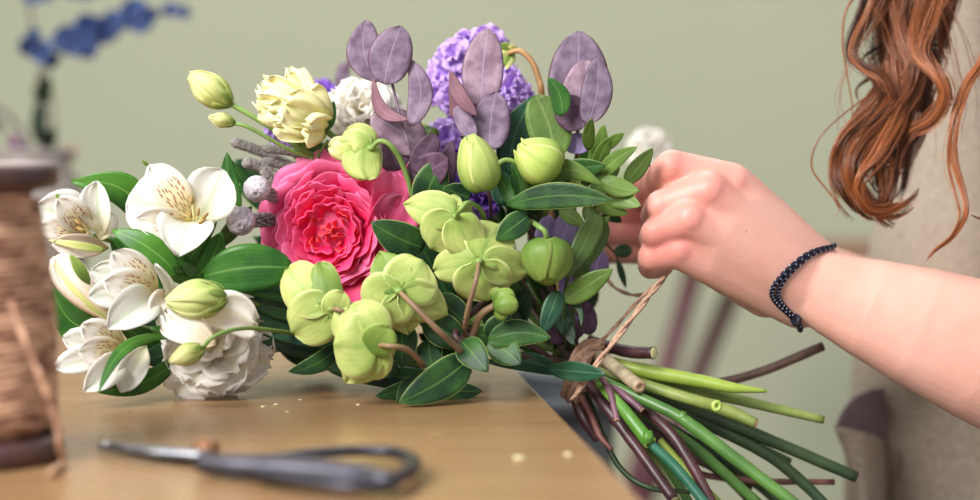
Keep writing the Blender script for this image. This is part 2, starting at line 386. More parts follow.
build(MB().tube(pp, rr, 10), 'handle', 'iron', sc)
pp, rr = spline([T(x, y, .006) for x, y in ((200, 463), (235, 466), (275, 469), (320, 473), (360, 477), (388, 481), (398, 478))], 10, [.004, .005, .0058, .0058, .0052, .0042, .003])
build(MB().tube(pp, rr, 10), 'handle', 'iron', sc)
pp, rr = spline([T(x, y, .006) for x, y in ((250, 472), (300, 481), (350, 487), (385, 485), (400, 478))], 10, [.002, .0024, .0024, .0024, .002])
build(MB().tube(pp, rr, 10), 'finger_rest', 'iron', sc)
# --- jar with dried blue branch and dark foliage behind
jc = T(34, 288); jar = thing('grey_jar', 'blurred grey jar behind the spool holding dark foliage', 'jar', jc)
M['jar'] = plain('grey glaze', (128, 122, 118), (150, 142, 136), .45, 8)
build(MB().lathe(jc, [(.035, 0), (.045, .01), (.050, .05), (.044, .095), (.032, .108), (.036, .118), (.033, .118), (.028, .108)], n=32, caps=True), 'body', 'jar', jar)
build(MB().lathe(jc, [(.034, .1175), (.038, .122), (.036, .125), (.031, .1195)], n=32, caps=False), 'rim', 'jar', jar)
dj = (jc-CAM).dot(FW)
M['blue'] = plain('dried blue leaf', (46, 64, 116), (72, 96, 150), .7, 90, .2, trans=.15)
M['darkgreen'] = plain('dark green foliage', (28, 42, 32), (46, 62, 44), .7, 60, trans=.1)
M['plum'] = plain('plum foliage', (84, 50, 78), (116, 76, 104), .7, 60, trans=.1)
bb = thing('dried_branch', 'blurred dried branch with cobalt blue leaves arching above the spool', 'branch', P(42, 195, dj))
stem(bb, 'stem', 'darkstem', [(42, 200, dj), (40, 130, dj), (38, 80, dj), (50, 58, dj), (90, 36, dj), (140, 15, dj), (185, 12, dj)], 3)
for (x, y, w) in ((30, 46, 20), (42, 52, 22), (52, 60, 14), (70, 40, 30), (84, 44, 28), (88, 26, 24), (104, 30, 28), (114, 22, 22), (134, 10, 24), (140, 22, 22), (152, 14, 12), (170, 10, 14), (184, 12, 12), (34, 34, 12)):
    for k in range(2):
        dx = R.uniform(-10, 10); leaf(bb, 'leaf', 'blue', (x+dx*.3, y+w*.5, dj), (x-dx*.4, y-w*.5, dj+R.uniform(-.02, .02)), w*1.15, prof='round', cup=.3, roll=R.uniform(-30, 30))
bt = bb
stem(bt, 'stem', 'darkstem', [(56, 190, dj+.15), (50, 90, dj+.16), (30, -6, dj+.15), (90, -22, dj+.15)], 3)
for (x, y) in ((30, -3), (44, -6), (70, -10), (84, -8), (100, -14)):
    leaf(bt, 'leaf', 'blue', (x, y+8, dj+.15), (x+3, y-12, dj+.15), 18, prof='round', cup=.3)
gt = thing('foliage_sprig', 'blurred dark green sprig upright behind the spool', 'foliage', P(44, 190, dj))
stem(gt, 'stem', 'darkgreen', [(44, 205, dj), (44, 150, dj), (40, 75, dj)], 4)
for k in range(22):
    y = R.uniform(84, 175); w = 6+(y-84)*.12; s_ = R.choice((-1, 1))
    leaf(gt, 'leaf', 'darkgreen', (43, y+8, dj+R.uniform(-.02, .02)), (43+s_*w*R.uniform(.4, 1.1), y-10, dj+R.uniform(-.03, .03)), 15, prof='ovate', roll=R.uniform(-40, 40))
pt = thing('foliage_sprig', 'blurred plum sprig leaning left behind the spool', 'foliage', P(30, 170, dj))
stem(pt, 'stem', 'plum', [(38, 200, dj), (26, 140, dj), (4, 112, dj), (-20, 100, dj)], 4)
for k in range(14):
    u_ = R.random(); x = 36-50*u_; y = 165-55*u_
    leaf(pt, 'leaf', 'plum', (x, y+4, dj+R.uniform(-.02, .02)), (x-R.uniform(2, 10), y-R.uniform(4, 12), dj), 12, prof='ovate', roll=R.uniform(-40, 40))
pk = thing('foliage_sprig', 'blurred dusty pink sprig beside the dark green sprig', 'foliage', P(66, 190, dj))
M['dusty'] = plain('dusty pink bloom', (196, 160, 140), (206, 176, 156), .8, 40, trans=.2)
stem(pk, 'stem', 'darkgreen', [(50, 210, dj), (60, 180, dj), (68, 152, dj)], 3)
for k in range(5): leaf(pk, 'petal', 'dusty', (66, 165, dj), (60+k*4, 146, dj+.01*(k-2)), 10, prof='round', cup=.4)
# --- slim console table at the far wall with maroon legs
M['maroon'] = plain('maroon painted wood', (96, 52, 62), (112, 62, 70), .5, 10)
M['console'] = plain('brown console wood', (132, 96, 72), (150, 112, 84), .5, 6, stretch=(1, 8, 1))
def Z(x, y, z): return P(x, y, 1)*0+T(x, y, z)
zt = -.02; n0 = T(668, 247, zt); ct = thing('console_table', 'blurred slim brown console table with maroon legs behind the hand', 'table', L(n0.x+.3, n0.y, -.78))
yf = T(668, 239, zt).y
build(MB().box((n0.x, n0.y, zt-.018), (n0.x+1.0, yf, zt)), 'top', 'console', ct, False, bevel=.003)
for (xt, yt, dx) in ((n0.x+.045, n0.y+.03, -.10), (n0.x+.135, yf-.03, -.15), (n0.x+.90, n0.y+.03, .10), (n0.x+.82, yf-.03, .12)):
    build(MB().tube([L(xt, yt, zt-.018), L(xt+dx, yt, -.4), L(xt+dx*2, yt, -.78)], [.0135, .015, .013], 14), 'leg', 'maroon', ct)
# --- invented tall grey form, stand-in for a dark grey blur past the table corner
M['standin'] = plain('grey zinc', (70, 74, 80), (90, 94, 98), .55, 12, .1, metallic=.3)
vc = P(492, 400, 1.5); vz = L(vc.x, vc.y, -.78)
fv = thing('grey_standin', 'blurred tall grey stand-in form beyond the table corner', 'placeholder', vz)
build(MB().lathe(vz, [(.07, 0), (.075, .01), (.09, .4), (.104, .70), (.100, .70), (.086, .4), (.07, .02)], n=40), 'body', 'standin', fv)
build(MB().lathe(vz, [(.102, .692), (.108, .697), (.108, .706), (.102, .710), (.098, .703)], n=40, caps=False), 'rim', 'standin', fv)
# ================================================================== BOUQUET
def px(w, d=1.0): return w*d/F
# ---------- alstroemeria: tepals (mat, base, tip, width px, options)
def alstro(label, throat, d, tepals, stam=(), stems=(), leaves=(), name='alstroemeria'):
    t = thing(name, label, 'flower', P(throat[0], throat[1], d))
    for (mt, tip, w, dd, kw) in tepals:
        b0 = kw.pop('b', throat); bd = kw.pop('bd', d+.004)
        w *= 1.08; k = dict(prof='tepal', cup=.22, frill=.0008, bend=.10); k.update(kw)
        o = leaf(t, 'petal', mt, (b0[0], b0[1], bd), (tip[0], tip[1], dd), w, **k)
    for (x0, y0, x1, y1) in stam:
        s = stem(t, 'stamen', 'filament', [(x0, y0, d), ((x0+x1)/2, (y0+y1)/2-2, d-.006), (x1, y1, d-.010)], 1.8, 6, 4)
        build(MB().ball(P(x1, y1, d-.011), px(2.7), (1, .7, 1.5), 6, axis=P(x1, y1, d)-P(x0, y0, d), bump=.3), 'anther', 'stamen', s)
    for pts, w in stems: stem(t, 'stem', 'green_ped', pts, w)
    for (mt, b_, t_, w, kw) in leaves: leaf(t, 'leaf', mt, b_, t_, w, **kw)
    return t
D0 = .955
alstro('largest white alstroemeria with spotted throat, upper left above the big green leaf', (195, 223), D0, [
    ('white', (127, 200), 62, D0-.004, dict(cup=.35, roll=8, prof='tepal', side=.06)),
    ('white', (224, 170), 50, D0-.006, dict(cup=.35, side=.05, roll=-10)),
    ('white', (178, 256), 52, D0-.020, dict(b=(190, 222), cup=.5, roll=10, bend=.25)),
    ('whitespot', (149, 165), 34, D0-.010, dict(cup=.3, bend=.14, side=.02)),
    ('whitespot', (136, 219), 30, D0-.016, dict(cup=.3, bend=.16, roll=-10)),
    ('white', (143, 178), 30, D0+.004, dict(cup=.3)),
    ], [(194, 224, 192, 200), (196, 224, 198, 212), (197, 224, 205, 216), (196, 225, 202, 221), (195, 225, 190, 214)],
    [([(196, 226, D0+.005), (214, 244, D0+.03), (260, 292, D0+.05), (420, 350, 1.0)], 6)],
    [('limegreen', (148, 166, D0-.01), (142, 160, D0-.012), 4, {})])
alstro('white alstroemeria at the far left edge, half hidden by the twine spool', (88, 232), D0, [
    ('white', (36, 206), 46, D0-.012, dict(cup=.35, side=.10)),
    ('white', (97, 181), 31, D0-.010, dict(b=(103, 236), cup=.55, roll=-20)),
    ('whitespot', (58, 198), 30, D0-.016, dict(cup=.25, bend=.15)),
    ('whitespot', (40, 226), 26, D0-.018, dict(cup=.2, bend=.12)),
    ('pinkwhite', (52, 244), 22, D0-.02, dict(b=(108, 248), cup=.5, bend=.1)),
    ('white', (112, 212), 20, D0+.002, dict(b=(100, 240))),
    ], [(90, 233, 78, 222), (90, 234, 80, 229), (92, 234, 84, 236)],
    [([(95, 236, D0+.005), (125, 246, D0+.03), (200, 280, D0+.05), (420, 352, 1.0)], 6)],
    [('limegreen', (58, 200, D0-.012), (57, 192, D0-.012), 4, {}), ('yelbud', (105, 250, D0-.012), (48, 240, D0-.02), 8, dict(bend=.1))])
alstro('white alstroemeria facing left in the middle of the left cluster, above the closed blush bud', (158, 292), D0-.01, [
    ('white', (91, 270), 30, D0-.02, dict(cup=.3, side=.05)),
    ('white', (89, 296), 30, D0-.03, dict(b=(154, 294), cup=.3, roll=10)),
    ('white', (107, 328), 38, D0-.045, dict(b=(156, 298), cup=.45, bend=.2, roll=10)),
    ('whitespot', (104, 282), 34, D0-.03, dict(cup=.25, bend=.12)),
    ('whitespot', (112, 252), 34, D0-.024, dict(cup=.3, bend=.12)),
    ('white', (155, 264), 10, D0-.03, dict(b=(163, 300), cup=.8, side=.15)),
    ('pinkwhite', (150, 312), 20, D0-.03, dict(b=(166, 296), cup=.5)),
    ], [(158, 294, 146, 300), (158, 295, 147, 305), (158, 296, 152, 308)],
    [([(160, 292, D0), (180, 292, D0+.02), (240, 310, D0+.04), (420, 354, 1.0)], 6)])
alstro('lowest white alstroemeria on the left, resting near the table', (124, 350), D0-.015, [
    ('white', (63, 338), 28, D0-.03, dict(cup=.3)),
    ('white', (55, 368), 26, D0-.04, dict(cup=.3, roll=10)),
    ('whitespot', (82, 325), 30, D0-.03, dict(cup=.25, bend=.1)),
    ('whitespot', (78, 352), 28, D0-.038, dict(cup=.25, bend=.12)),
    ('white', (84, 391), 28, D0-.045, dict(b=(124, 356), cup=.5, bend=.16)),
    ('white', (120, 392), 26, D0-.03, dict(b=(146, 346), cup=.5, bend=.1)),
    ], [(124, 352, 112, 360), (124, 352, 107, 364), (124, 352, 104, 368)],
    [([(126, 350, D0-.005), (160, 345, D0+.02), (240, 345, D0+.04), (420, 362, 1.0)], 6)],
    [('bright', (186, 336, D0-.015), (98, 394, D0-.05), 15, dict(prof='lance', roll=35, side=.18, bend=.1)),
     ('mid', (180, 340, D0-.005), (150, 328, D0-.02), 16, dict(roll=20, bend=.3)),
     ('mid', (186, 352, D0-.01), (94, 391, D0-.035), 22, dict(prof='lance', roll=-20, side=-.12)),
     ('mid', (160, 350, D0+.0), (118, 322, D0-.02), 22, dict(prof='ovate', roll=-10)),
     ('dleaf', (190, 350, D0), (140, 360, D0-.01), 28, {})])
bd = thing('alstroemeria_bud', 'closed long blush white alstroemeria bud pointing up left beside the spool', 'bud', P(104, 326, D0-.02))
for (tx, ty, w, r_, m_) in ((52, 258, 34, 0, 'pinkwhite'), (62, 252, 26, 50, 'pinkwhite'), (51, 264, 24, -50, 'yelbud'), (68, 256, 24, 20, 'pinkwhite'), (56, 256, 30, 180, 'pinkwhite')):
    leaf(bd, 'petal', m_, (112, 322, D0-.018), (tx, ty, D0-.022), w, roll=r_, cup=-.7, bend=.1, prof='tepal')
leaf(bd, 'petal_tip', 'limegreen', (90, 285, D0-.03), (70, 254, D0-.036), 12, prof='lance', bend=.1)
stem(bd, 'stem', 'green_ped', [(110, 320, D0-.018), (140, 328, D0), (240, 340, D0+.05), (420, 360, 1.0)], 6)
af = thing('alstroemeria_foliage', 'bright green broad leaves curving between the white alstroemerias on the left', 'foliage', P(240, 330, 1.0))
for (mt, b_, t_, w, kw) in [
    ('bright', (150, 236, D0+.012), (70, 181, D0+.0), 34, dict(side=.26, prof='lance', roll=-10, bend=.1)),
    ('bright', (182, 280, D0-.008), (112, 230, D0-.012), 28, dict(prof='lance', bend=.15, side=.08)),
    ('mid', (186, 282, D0+.0), (217, 222, D0-.014), 22, dict(prof='lance', roll=40, side=-.12)),
    ('mid', (188, 284, D0+.01), (222, 232, D0+.0), 30, dict(prof='lance', roll=-20, side=.1)),
    ('mid', (204, 276, D0-.012), (294, 268, D0-.012), 48, dict(prof='round', bend=.12, side=-.05)),
    ('mid', (120, 330, D0-.005), (51, 286, D0-.01), 36, dict(prof='ovate', side=-.24, cup=.4, roll=-15)),
    ('mid', (241, 208, D0+.02), (227, 152, D0+.02), 17, dict(prof='lance', side=-.08)),
    ('olive2', (215, 250, D0+.02), (252, 206, D0+.012), 18, dict(prof='lance', roll=20)),
    ('mid', (196, 276, D0), (183, 262, D0-.02), 12, {}), ('bright', (190, 280, D0), (172, 266, D0-.02), 10, {}), ('bright', (194, 282, D0), (168, 277, D0-.02), 10, {}),
    ('mid', (242, 300, D0+.02), (160, 250, D0+.02), 30, {}), ('dleaf', (250, 300, D0+.03), (205, 240, D0+.03), 34, {}),
    ('dleaf', (190, 340, D0+.03), (120, 300, D0+.03), 34, {}), ('dleaf', (170, 360, D0+.03), (130, 330, D0+.03), 30, {}),
    ('mid', (160, 300, D0+.025), (110, 236, D0+.02), 30, {}),
    ]: leaf(af, 'leaf', mt, b_, t_, w, **kw)
stem(af, 'stem', 'green_ped', [(182, 280, D0), (230, 300, D0+.04), (420, 354, 1.01)], 6)
# ---------- white lisianthus on the table
C = P(210, 349, .945); lw = thing('lisianthus', 'frilled white lisianthus bloom touching the table at lower left', 'flower', C)
ax = (CAM-C).normalized()+L(-.15, 0, .18)
rosette(lw, 'lis', C+L(0, .014, 0), ax, [(104, 6, .027, .036, .002, 0), (84, 7, .0295, .034, .002, .3), (64, 7, .0295, .032, .002, 0), (44, 6, .029, .030, .002, .5), (22, 4, .028, .026, .002, 0)],
        prof='fan', frill=.0020, ff=6.5, jag=.0028, cup=.3, nu=12, nv=20, curl=.05)
leaf(lw, 'petal', 'lis', (190, 318, .925), (256, 326, .93), 46, prof='fan', frill=.0016, ff=7, jag=.0025, side=-.2, roll=20, nv=18)
leaf(lw, 'petal', 'lis', (215, 345, .922), (166, 314, .926), 40, prof='fan', frill=.002, ff=9, jag=.004, nv=22, cup=.2, bend=.1)
stem(lw, 'stem', 'green_ped', [(215, 350, .96), (300, 350, .98), (440, 366, 1.0)], 6)
def closed_bud(label, base, tip, d, w, mat, n=5, stemp=(), sw=4, sepal='limegreen', name='lisianthus_bud', neck=.25, matn='petal', sepl=.45, prof='obov', cat='bud'):
    t = thing(name, label, cat, P(base[0], base[1], d)); b0, t0 = P(*base, d), P(*tip, d-.004); a = (t0-b0); ln = a.length; a.normalize()
    W_ = px(w, d); q_ = a.orthogonal().normalized(); r_ = a.cross(q_)
    b = MB(); rows = [(.08, 0), (.55, .06), (.86, .18), (1, .34), (.93, .5), (.70, .66), (.48, .8), (.36, .92), (.18, 1.0)]
    if neck < .2: rows = [(.1, 0), (.62, .07), (.9, .2), (1, .38), (.92, .58), (.7, .76), (.4, .91), (.08, 1.0)]
    rr, zz = [x[0] for x in rows], [x[1] for x in rows]
    pp, r2 = spline([b0+a*ln*z for z in zz], 3, [W_*.46*r for r in rr])
    b.tube(pp, r2, 24, rf=lambda i, j: 1+.05*math.sin(3*2*math.pi*j/24+i*.25))
    build(b, 'core_petals', mat, t)
    for i in range(n):
        az = 2*math.pi*i/n+.4; o_ = q_*math.cos(az)+r_*math.sin(az)
        m = MB(); blade(m, b0+o_*W_*.10, t0+o_*W_*.12+a*R.uniform(-.08, .06)*ln, W_*.95, n=o_, bend=W_*.46/ln, cup=-.5, frill=.0006, prof='ovate', jag=.001)
        build(m, matn, mat, t, solid=.0003)
    for i in range(5):
        if not sepl: break
        az = 2*math.pi*i/5; o_ = q_*math.cos(az)+r_*math.sin(az)
        m = MB(); blade(m, b0+o_*W_*.12-a*.001, b0+a*ln*sepl+o_*W_*.5, W_*.22, n=o_, bend=.12, prof='lance', nu=8, nv=4); build(m, 'sepal', sepal, t, solid=.0003)
    if stemp: stem(t, 'stem', 'green_ped', [(base[0], base[1], d)]+list(stemp), sw)
    return t
closed_bud('plump pale green lisianthus bud above the frilled white bloom', (226, 297), (166, 302), .925, 36, 'pal', sepl=.3, stemp=[(246, 300, .94), (300, 320, .98), (430, 362, 1.0)])
closed_bud('small yellow green bud on a curved stem across the white bloom', (203, 348), (171, 362), .905, 20, 'yelbud', 4, [(212, 338, .905), (232, 330, .91), (262, 329, .93), (330, 340, .97), (440, 364, 1.0)], sw=4.5, neck=.3)
closed_bud('larger cream yellow lisianthus bud, uppermost at the left on a long stem', (231, 104), (189, 75), .975, 29, 'yelbud', stemp=[(262, 122, .975), (300, 148, .98), (345, 180, 1.0), (430, 290, 1.02), (520, 345, 1.02)], sw=5.5, neck=.3)
closed_bud('small slim yellow green bud just below the cream yellow bud', (234, 123), (210, 117), .972, 13, 'yelbud', 4, [(250, 128, .972), (290, 150, .98), (325, 165, .99), (360, 200, 1.01)], sw=4, neck=.3)
C = P(297, 112, .985); ly = thing('lisianthus', 'cream yellow ruffled lisianthus bloom, pointing up left near the buds', 'flower', C)
b0 = P(326, 130, .99)
for (tx, ty, w, dd, r_) in ((290, 70, 26, .985, 0), (262, 84, 36, .975, 10), (258, 100, 34, .968, -10), (275, 126, 34, .965, 0), (300, 92, 44, .97, 10), (284, 104, 44, .962, 0), (306, 128, 36, .962, -20), (276, 92, 36, 1.0, 0), (312, 108, 30, .975, 20), (300, 80, 20, .99, 0), (268, 112, 30, .966, 20)):
    leaf(ly, 'petal', 'yel', (326, 128, .985), (tx, ty, dd), w, prof='fan', frill=.0026, ff=8, jag=.005, bend=.14, cup=.1, roll=r_, nu=14, nv=20)
for k in range(4): leaf(ly, 'sepal', 'olive', (327, 130, .984), (305+k*4, 135-k*12, .975), 6, prof='lance', bend=.2)
stem(ly, 'stem', 'green_ped', [(326, 130, .985), (345, 148, .985), (380, 200, 1.0), (450, 300, 1.02), (540, 350, 1.02)], 7)
lf = thing('lisianthus_foliage', 'small green leaves on thin stems under the cream yellow bloom', 'foliage', P(350, 200, 1.0))
for (mt, b_, t_, w, kw) in [('mid', (326, 130, .98), (334, 101, .98), 13, dict(prof='ovate')), ('mid', (318, 160, .985), (296, 130, .985), 16, {}), ('mid', (320, 150, .985), (308, 138, .985), 12, {}),
    ('olive2', (330, 170, .985), (290, 132, .99), 26, {}), ('mid', (300, 172, .985), (340, 172, .98), 12, {}), ('dleaf', (345, 190, 1.0), (300, 150, 1.0), 30, {}), ('dleaf', (360, 190, 1.01), (330, 140, 1.01), 30, {}), ('mid', (330, 142, .98), (352, 160, .98), 10, {}), ('dleaf', (280, 260, 1.0), (268, 170, 1.0), 30, {}), ('mid', (250, 190, .99), (226, 156, .985), 10, {})]:
    leaf(lf, 'leaf', mt, b_, t_, w, **kw)
stem(lf, 'stem', 'green_ped', [(328, 140, .982), (318, 160, .983), (330, 190, .99), (420, 300, 1.02)], 3)
stem(lf, 'stem', 'green_ped', [(300, 140, .985), (320, 168, .985), (345, 185, 1.0)], 2.5)
# ---------- carnation
def puff(label, c, r, mat, name, rings=6, frill=.003, jag=.003, axis=None, cat='flower', lay=None, grp=None):
    C = P(*c); t = thing(name, label, cat, C, grp); ax = axis or (CAM-C).normalized()+L(0, 0, .5); rr = px(r, c[2])
    for i in range(rings):
        tl = 100-90*i/(rings-1) if rings > 1 else 50
        rosette(t, mat, C, ax, [(tl, max(3, 7-i), rr*(1-.05*i*.6), rr*1.15, .001, i*.4)], prof='fan', frill=frill*.7, ff=6, jag=jag, cup=.2, nu=9, nv=12)
    return t
t = puff('fluffy white carnation behind the purple eucalyptus leaves', (364, 116, 1.03), 38, 'lis', 'carnation')
stem(t, 'stem', 'green_ped', [(366, 120, 1.04), (440, 260, 1.05), (540, 350, 1.03)], 6)
t = puff('blurred white bloom at the back, just above the fingers', (648, 150, 1.28), 22, 'lis', 'carnation', 4, axis=L(-.1, -1, .8))
stem(t, 'stem', 'green_ped', [(648, 152, 1.29), (612, 190, 1.22), (575, 260, 1.12), (576, 350, 1.03)], 5)
# ---------- purple stock
def stock(label, florets, d, stemp):
    t = thing('stock_flower', label, 'flower', P(florets[0][0], florets[0][1], d))
    for (x, y, r, m_) in florets:
        C = P(x, y, d+R.uniform(-.008, .008)); ax = (CAM-C).normalized()+L((x-florets[0][0])*.02, 0, .2+R.uniform(-.2, .3)); rr = px(r, d)
        fl = None
        rosette(t, m_, C, ax, [(72, 4, rr*1.25, rr*1.5, 0, 0), (38, 3, rr*1.1, rr*1.3, 0, .5)], name='floret', merge=True, prof='fan', frill=.0018, ff=5, jag=.0012, cup=.2, nu=8, nv=8)
    stem(t, 'stem', 'olive2', stemp, 6)
    return t
stock('tall lilac stock flower with ruffled florets behind the pale pointed eucalyptus leaf',
      [(470, 45, 15, 'purp'), (486, 42, 15, 'purp'), (455, 56, 15, 'purp'), (450, 72, 17, 'purp'), (466, 66, 16, 'purp'), (440, 93, 13, 'purp'), (455, 100, 16, 'purp'), (470, 100, 15, 'purp'), (505, 78, 13, 'purp'), (512, 92, 15, 'purp'), (522, 101, 12, 'purp'), (507, 106, 14, 'purp'), (498, 50, 12, 'purp'), (495, 92, 15, 'purpdeep'), (460, 118, 12, 'purpdeep'), (480, 78, 16, 'purp')], 1.025, [(480, 60, 1.03), (490, 200, 1.05), (560, 345, 1.02)])
stock('violet stock flower low in the middle between the two green buds',
      [(446, 137, 15, 'purp'), (456, 160, 14, 'purpdeep'), (468, 190, 17, 'purpdeep'), (482, 200, 15, 'purpdeep'), (450, 185, 14, 'purpdeep'), (462, 172, 12, 'purp'), (490, 185, 13, 'purp'), (476, 205, 13, 'purp')], 1.01, [(468, 190, 1.03), (500, 280, 1.03), (565, 350, 1.02)])
stock('small purple stock flower behind the cream yellow bloom', [(322, 92, 11, 'purpdeep'), (330, 98, 9, 'purpdeep'), (314, 90, 7, 'purp')], 1.10, [(322, 92, 1.12), (420, 220, 1.1), (550, 345, 1.04)])
stock('small lilac bloom peeking between the stems of the yellow buds', [(278, 138, 9, 'purp'), (272, 132, 7, 'purp'), (285, 142, 6, 'purp')], 1.03, [(278, 138, 1.04), (400, 260, 1.06), (550, 350, 1.04)])
# ---------- brunia
br = thing('brunia', 'silver brunia with two round heads beside the pink rose', 'flower', P(258, 190, .965))
for (x, y, r, d, ex, ey) in ((257, 189, 13.5, .965, 292, 203), (241, 221, 14.5, .96, 284, 219)):
    ax = P(x-6, y+8, d-.02)-P(x, y, d)
    hd = build(MB().ball(P(x, y, d), px(r, d), (1, 1, .95), 24, axis=ax, bump=.06), 'flower_head', 'silver', br)
    b = MB()
    for k in range(9):
        a_ = k*2.4; b.ball(P(x-1+3.2*math.cos(a_), y+5+2.8*math.sin(a_), d-px(r)*.93), px(1.5), n=4)
    build(b, 'knobs', 'filament' if 0 else 'silverneck', hd)
    b = MB(); p0, p1 = P(x, y, d), P(ex, ey, d+.035)
    for k in range(46):
        u_ = k/45; a_ = k*2.4; c_ = p0.lerp(p1, .12+.88*u_); b.ball(c_+(UP*math.cos(a_)+FW*math.sin(a_))*px(5.5), px(3.4), (1, .6, 1.7), 5, axis=(p1-p0)+UP*.006*math.cos(a_))
    build(b, 'neck', 'silverneck', br)
stem(br, 'stem', 'darkstem', [(284, 219, .996), (320, 262, 1.02), (520, 350, 1.03)], 5)
b2 = thing('grey_catkin_branch', 'fuzzy grey catkin like twigs above the silver brunia heads', 'foliage', P(250, 145, .98))
for (pts, w) in ((((231, 141), (262, 152), (320, 178)), 11), (((243, 162), (262, 168), (300, 190)), 12), (((262, 160), (290, 168), (330, 182)), 9), (((268, 176), (285, 182), (312, 200)), 11), (((291, 175), (306, 184), (320, 200)), 11), (((262, 148), (300, 154), (340, 170)), 9), (((261, 170), (280, 188), (300, 204)), 9), (((272, 156), (300, 172), (320, 190)), 8)):
    dd = .992+R.uniform(-.004, .010); pp, rr = spline([P(x, y, dd+.006*i) for i, (x, y) in enumerate(pts)], 10, [px(w)/2*.98, px(w)/2*1.0, px(w)/2*.7])
    rr[0] *= .55; rr[1] *= .85
    b = MB().tube(pp, rr, 12, rf=lambda i, j: 1+.16*noise.noise(Vector((i*1.7, j*1.9, w)))); build(b, 'catkin', 'catkin', b2)
stem(b2, 'stem', 'darkstem', [(310, 190, .985), (380, 260, 1.02), (540, 350, 1.03)], 5)
# ---------- the pink garden rose
rc = P(334, 229, .985); rs = thing('garden_rose', 'large hot pink garden rose with coral heart in the middle left of the bouquet', 'flower', rc)
ra = ((CAM-rc).normalized()+L(-.22, 0, -.10)).normalized(); rq = (UP-ra*UP.dot(ra)).normalized(); rp = rq.cross(ra)
if rp.x < 0: rp = -rp
def cup_petal(r0, r1, az, half, z0, z1, flare, mat, cx=0, cy=0, fr=.001, tw=0):
    m = MB(); rows = []; nu, nv = 12, 14; ph = R.random()*6; k_ = R.uniform(2.5, 4.5)
    for i in range(nu+1):
        u = i/nu; row = []
        for j in range(nv+1):
            v = 2*j/nv-1; wv = (1-abs(v)**3*.35*u)
            r = r0+(r1-r0)*u**.8+flare*u**5+fr*u*u*math.sin(k_*v*2+ph)+tw*v
            a_ = az+half*v*(.45+.55*math.sin(min(1, u*1.3)*math.pi/2))
            z = z0+(z1-z0)*(u**.9)*wv+fr*.8*u*math.sin(k_*1.7*v+ph)-abs(flare)*.7*u**6
            row.append(rc+rp*(cx+r*math.cos(a_))+rq*(cy+r*math.sin(a_))+ra*z)
        rows.append(row)
    m.grid(rows); return build(m, 'petal', mat, rs, solid=.00035)
# guard petals
RR = px(67, .985)
for i in range(6):
    cup_petal(RR*.6, RR*1.03, i*2*math.pi/6+.3, .74, -.012, .001+R.uniform(-.002, .003), .005, 'rose_out', fr=.0014)
for i in range(6):
    cup_petal(RR*.6, RR*.97, i*2*math.pi/6+.8, .72, -.007, .008+R.uniform(-.002, .002), .0025, 'rose_out', fr=.0014)
for ring, (r_, n_, zt_, mt) in enumerate(((.88, 8, .0115, 'rose_out'), (.80, 8, .0138, 'rose_out'), (.72, 8, .0152, 'rose_out'), (.64, 7, .0160, 'rose_mid'), (.56, 7, .0163, 'rose_mid'), (.48, 6, .0160, 'rose_mid'), (.41, 6, .0152, 'rose_mid'))):
    for i in range(n_):
        cup_petal(RR*r_*.62, RR*r_*R.uniform(.96, 1.07), (i+.5*ring)*2*math.pi/n_+R.uniform(-.3, .3), .60+R.uniform(-.14, .14), zt_-.010, zt_+R.uniform(-.003, .002), R.uniform(-.003, .0005), mt, fr=.0009, tw=R.uniform(-.0032, .0032))
build(MB().ball(rc-ra*.004, RR*.6, (1, 1, .5), 14, axis=ra), 'petal', 'rose_mid', rs)
for q_ in range(4):                                      # quartered heart of folded petals
    az = q_*2*math.pi/4+.7; cx, cy = math.cos(az)*RR*.19, math.sin(az)*RR*.19
    for k in range(4):
        cup_petal(.0012+.0016*k, .0018+.0019*k, az+R.uniform(-.4, .4)+(math.pi if k % 2 else 0), .95-.05*k, .000, .0118+.0008*k+R.uniform(-.0015, .001), .0, 'rose_in', cx, cy, .0005, R.uniform(-.0006, .0006))
# loose outer petals seen at upper right and below
for (bx, by, tx, ty, w, dd, r_, mt) in ((380, 232, 396, 160, 52, 1.0, 10, 'rose_out'), (386, 232, 402, 176, 34, .985, 40, 'rose_mid'), (372, 240, 404, 196, 50, .98, 20, 'rose_out'), (376, 225, 392, 172, 40, .975, 25, 'rose_out'), (345, 262, 346, 318, 80, .985, 0, 'rose_mid'), (300, 262, 262, 244, 54, 1.005, 0, 'rose_out'), (300, 285, 276, 303, 34, 1.01, 0, 'rose_mid'), (350, 180, 368, 160, 60, 1.01, 0, 'rose_out')):
    leaf(rs, 'outer_petal', mt, (bx, by, dd+.005), (tx, ty, dd-.01), w, prof='fan', frill=.0012, bend=.12, cup=.3, roll=r_, nv=12)
stem(rs, 'stem', 'green_ped', [(340, 230, 1.01), (420, 300, 1.03), (560, 352, 1.02)], 8)
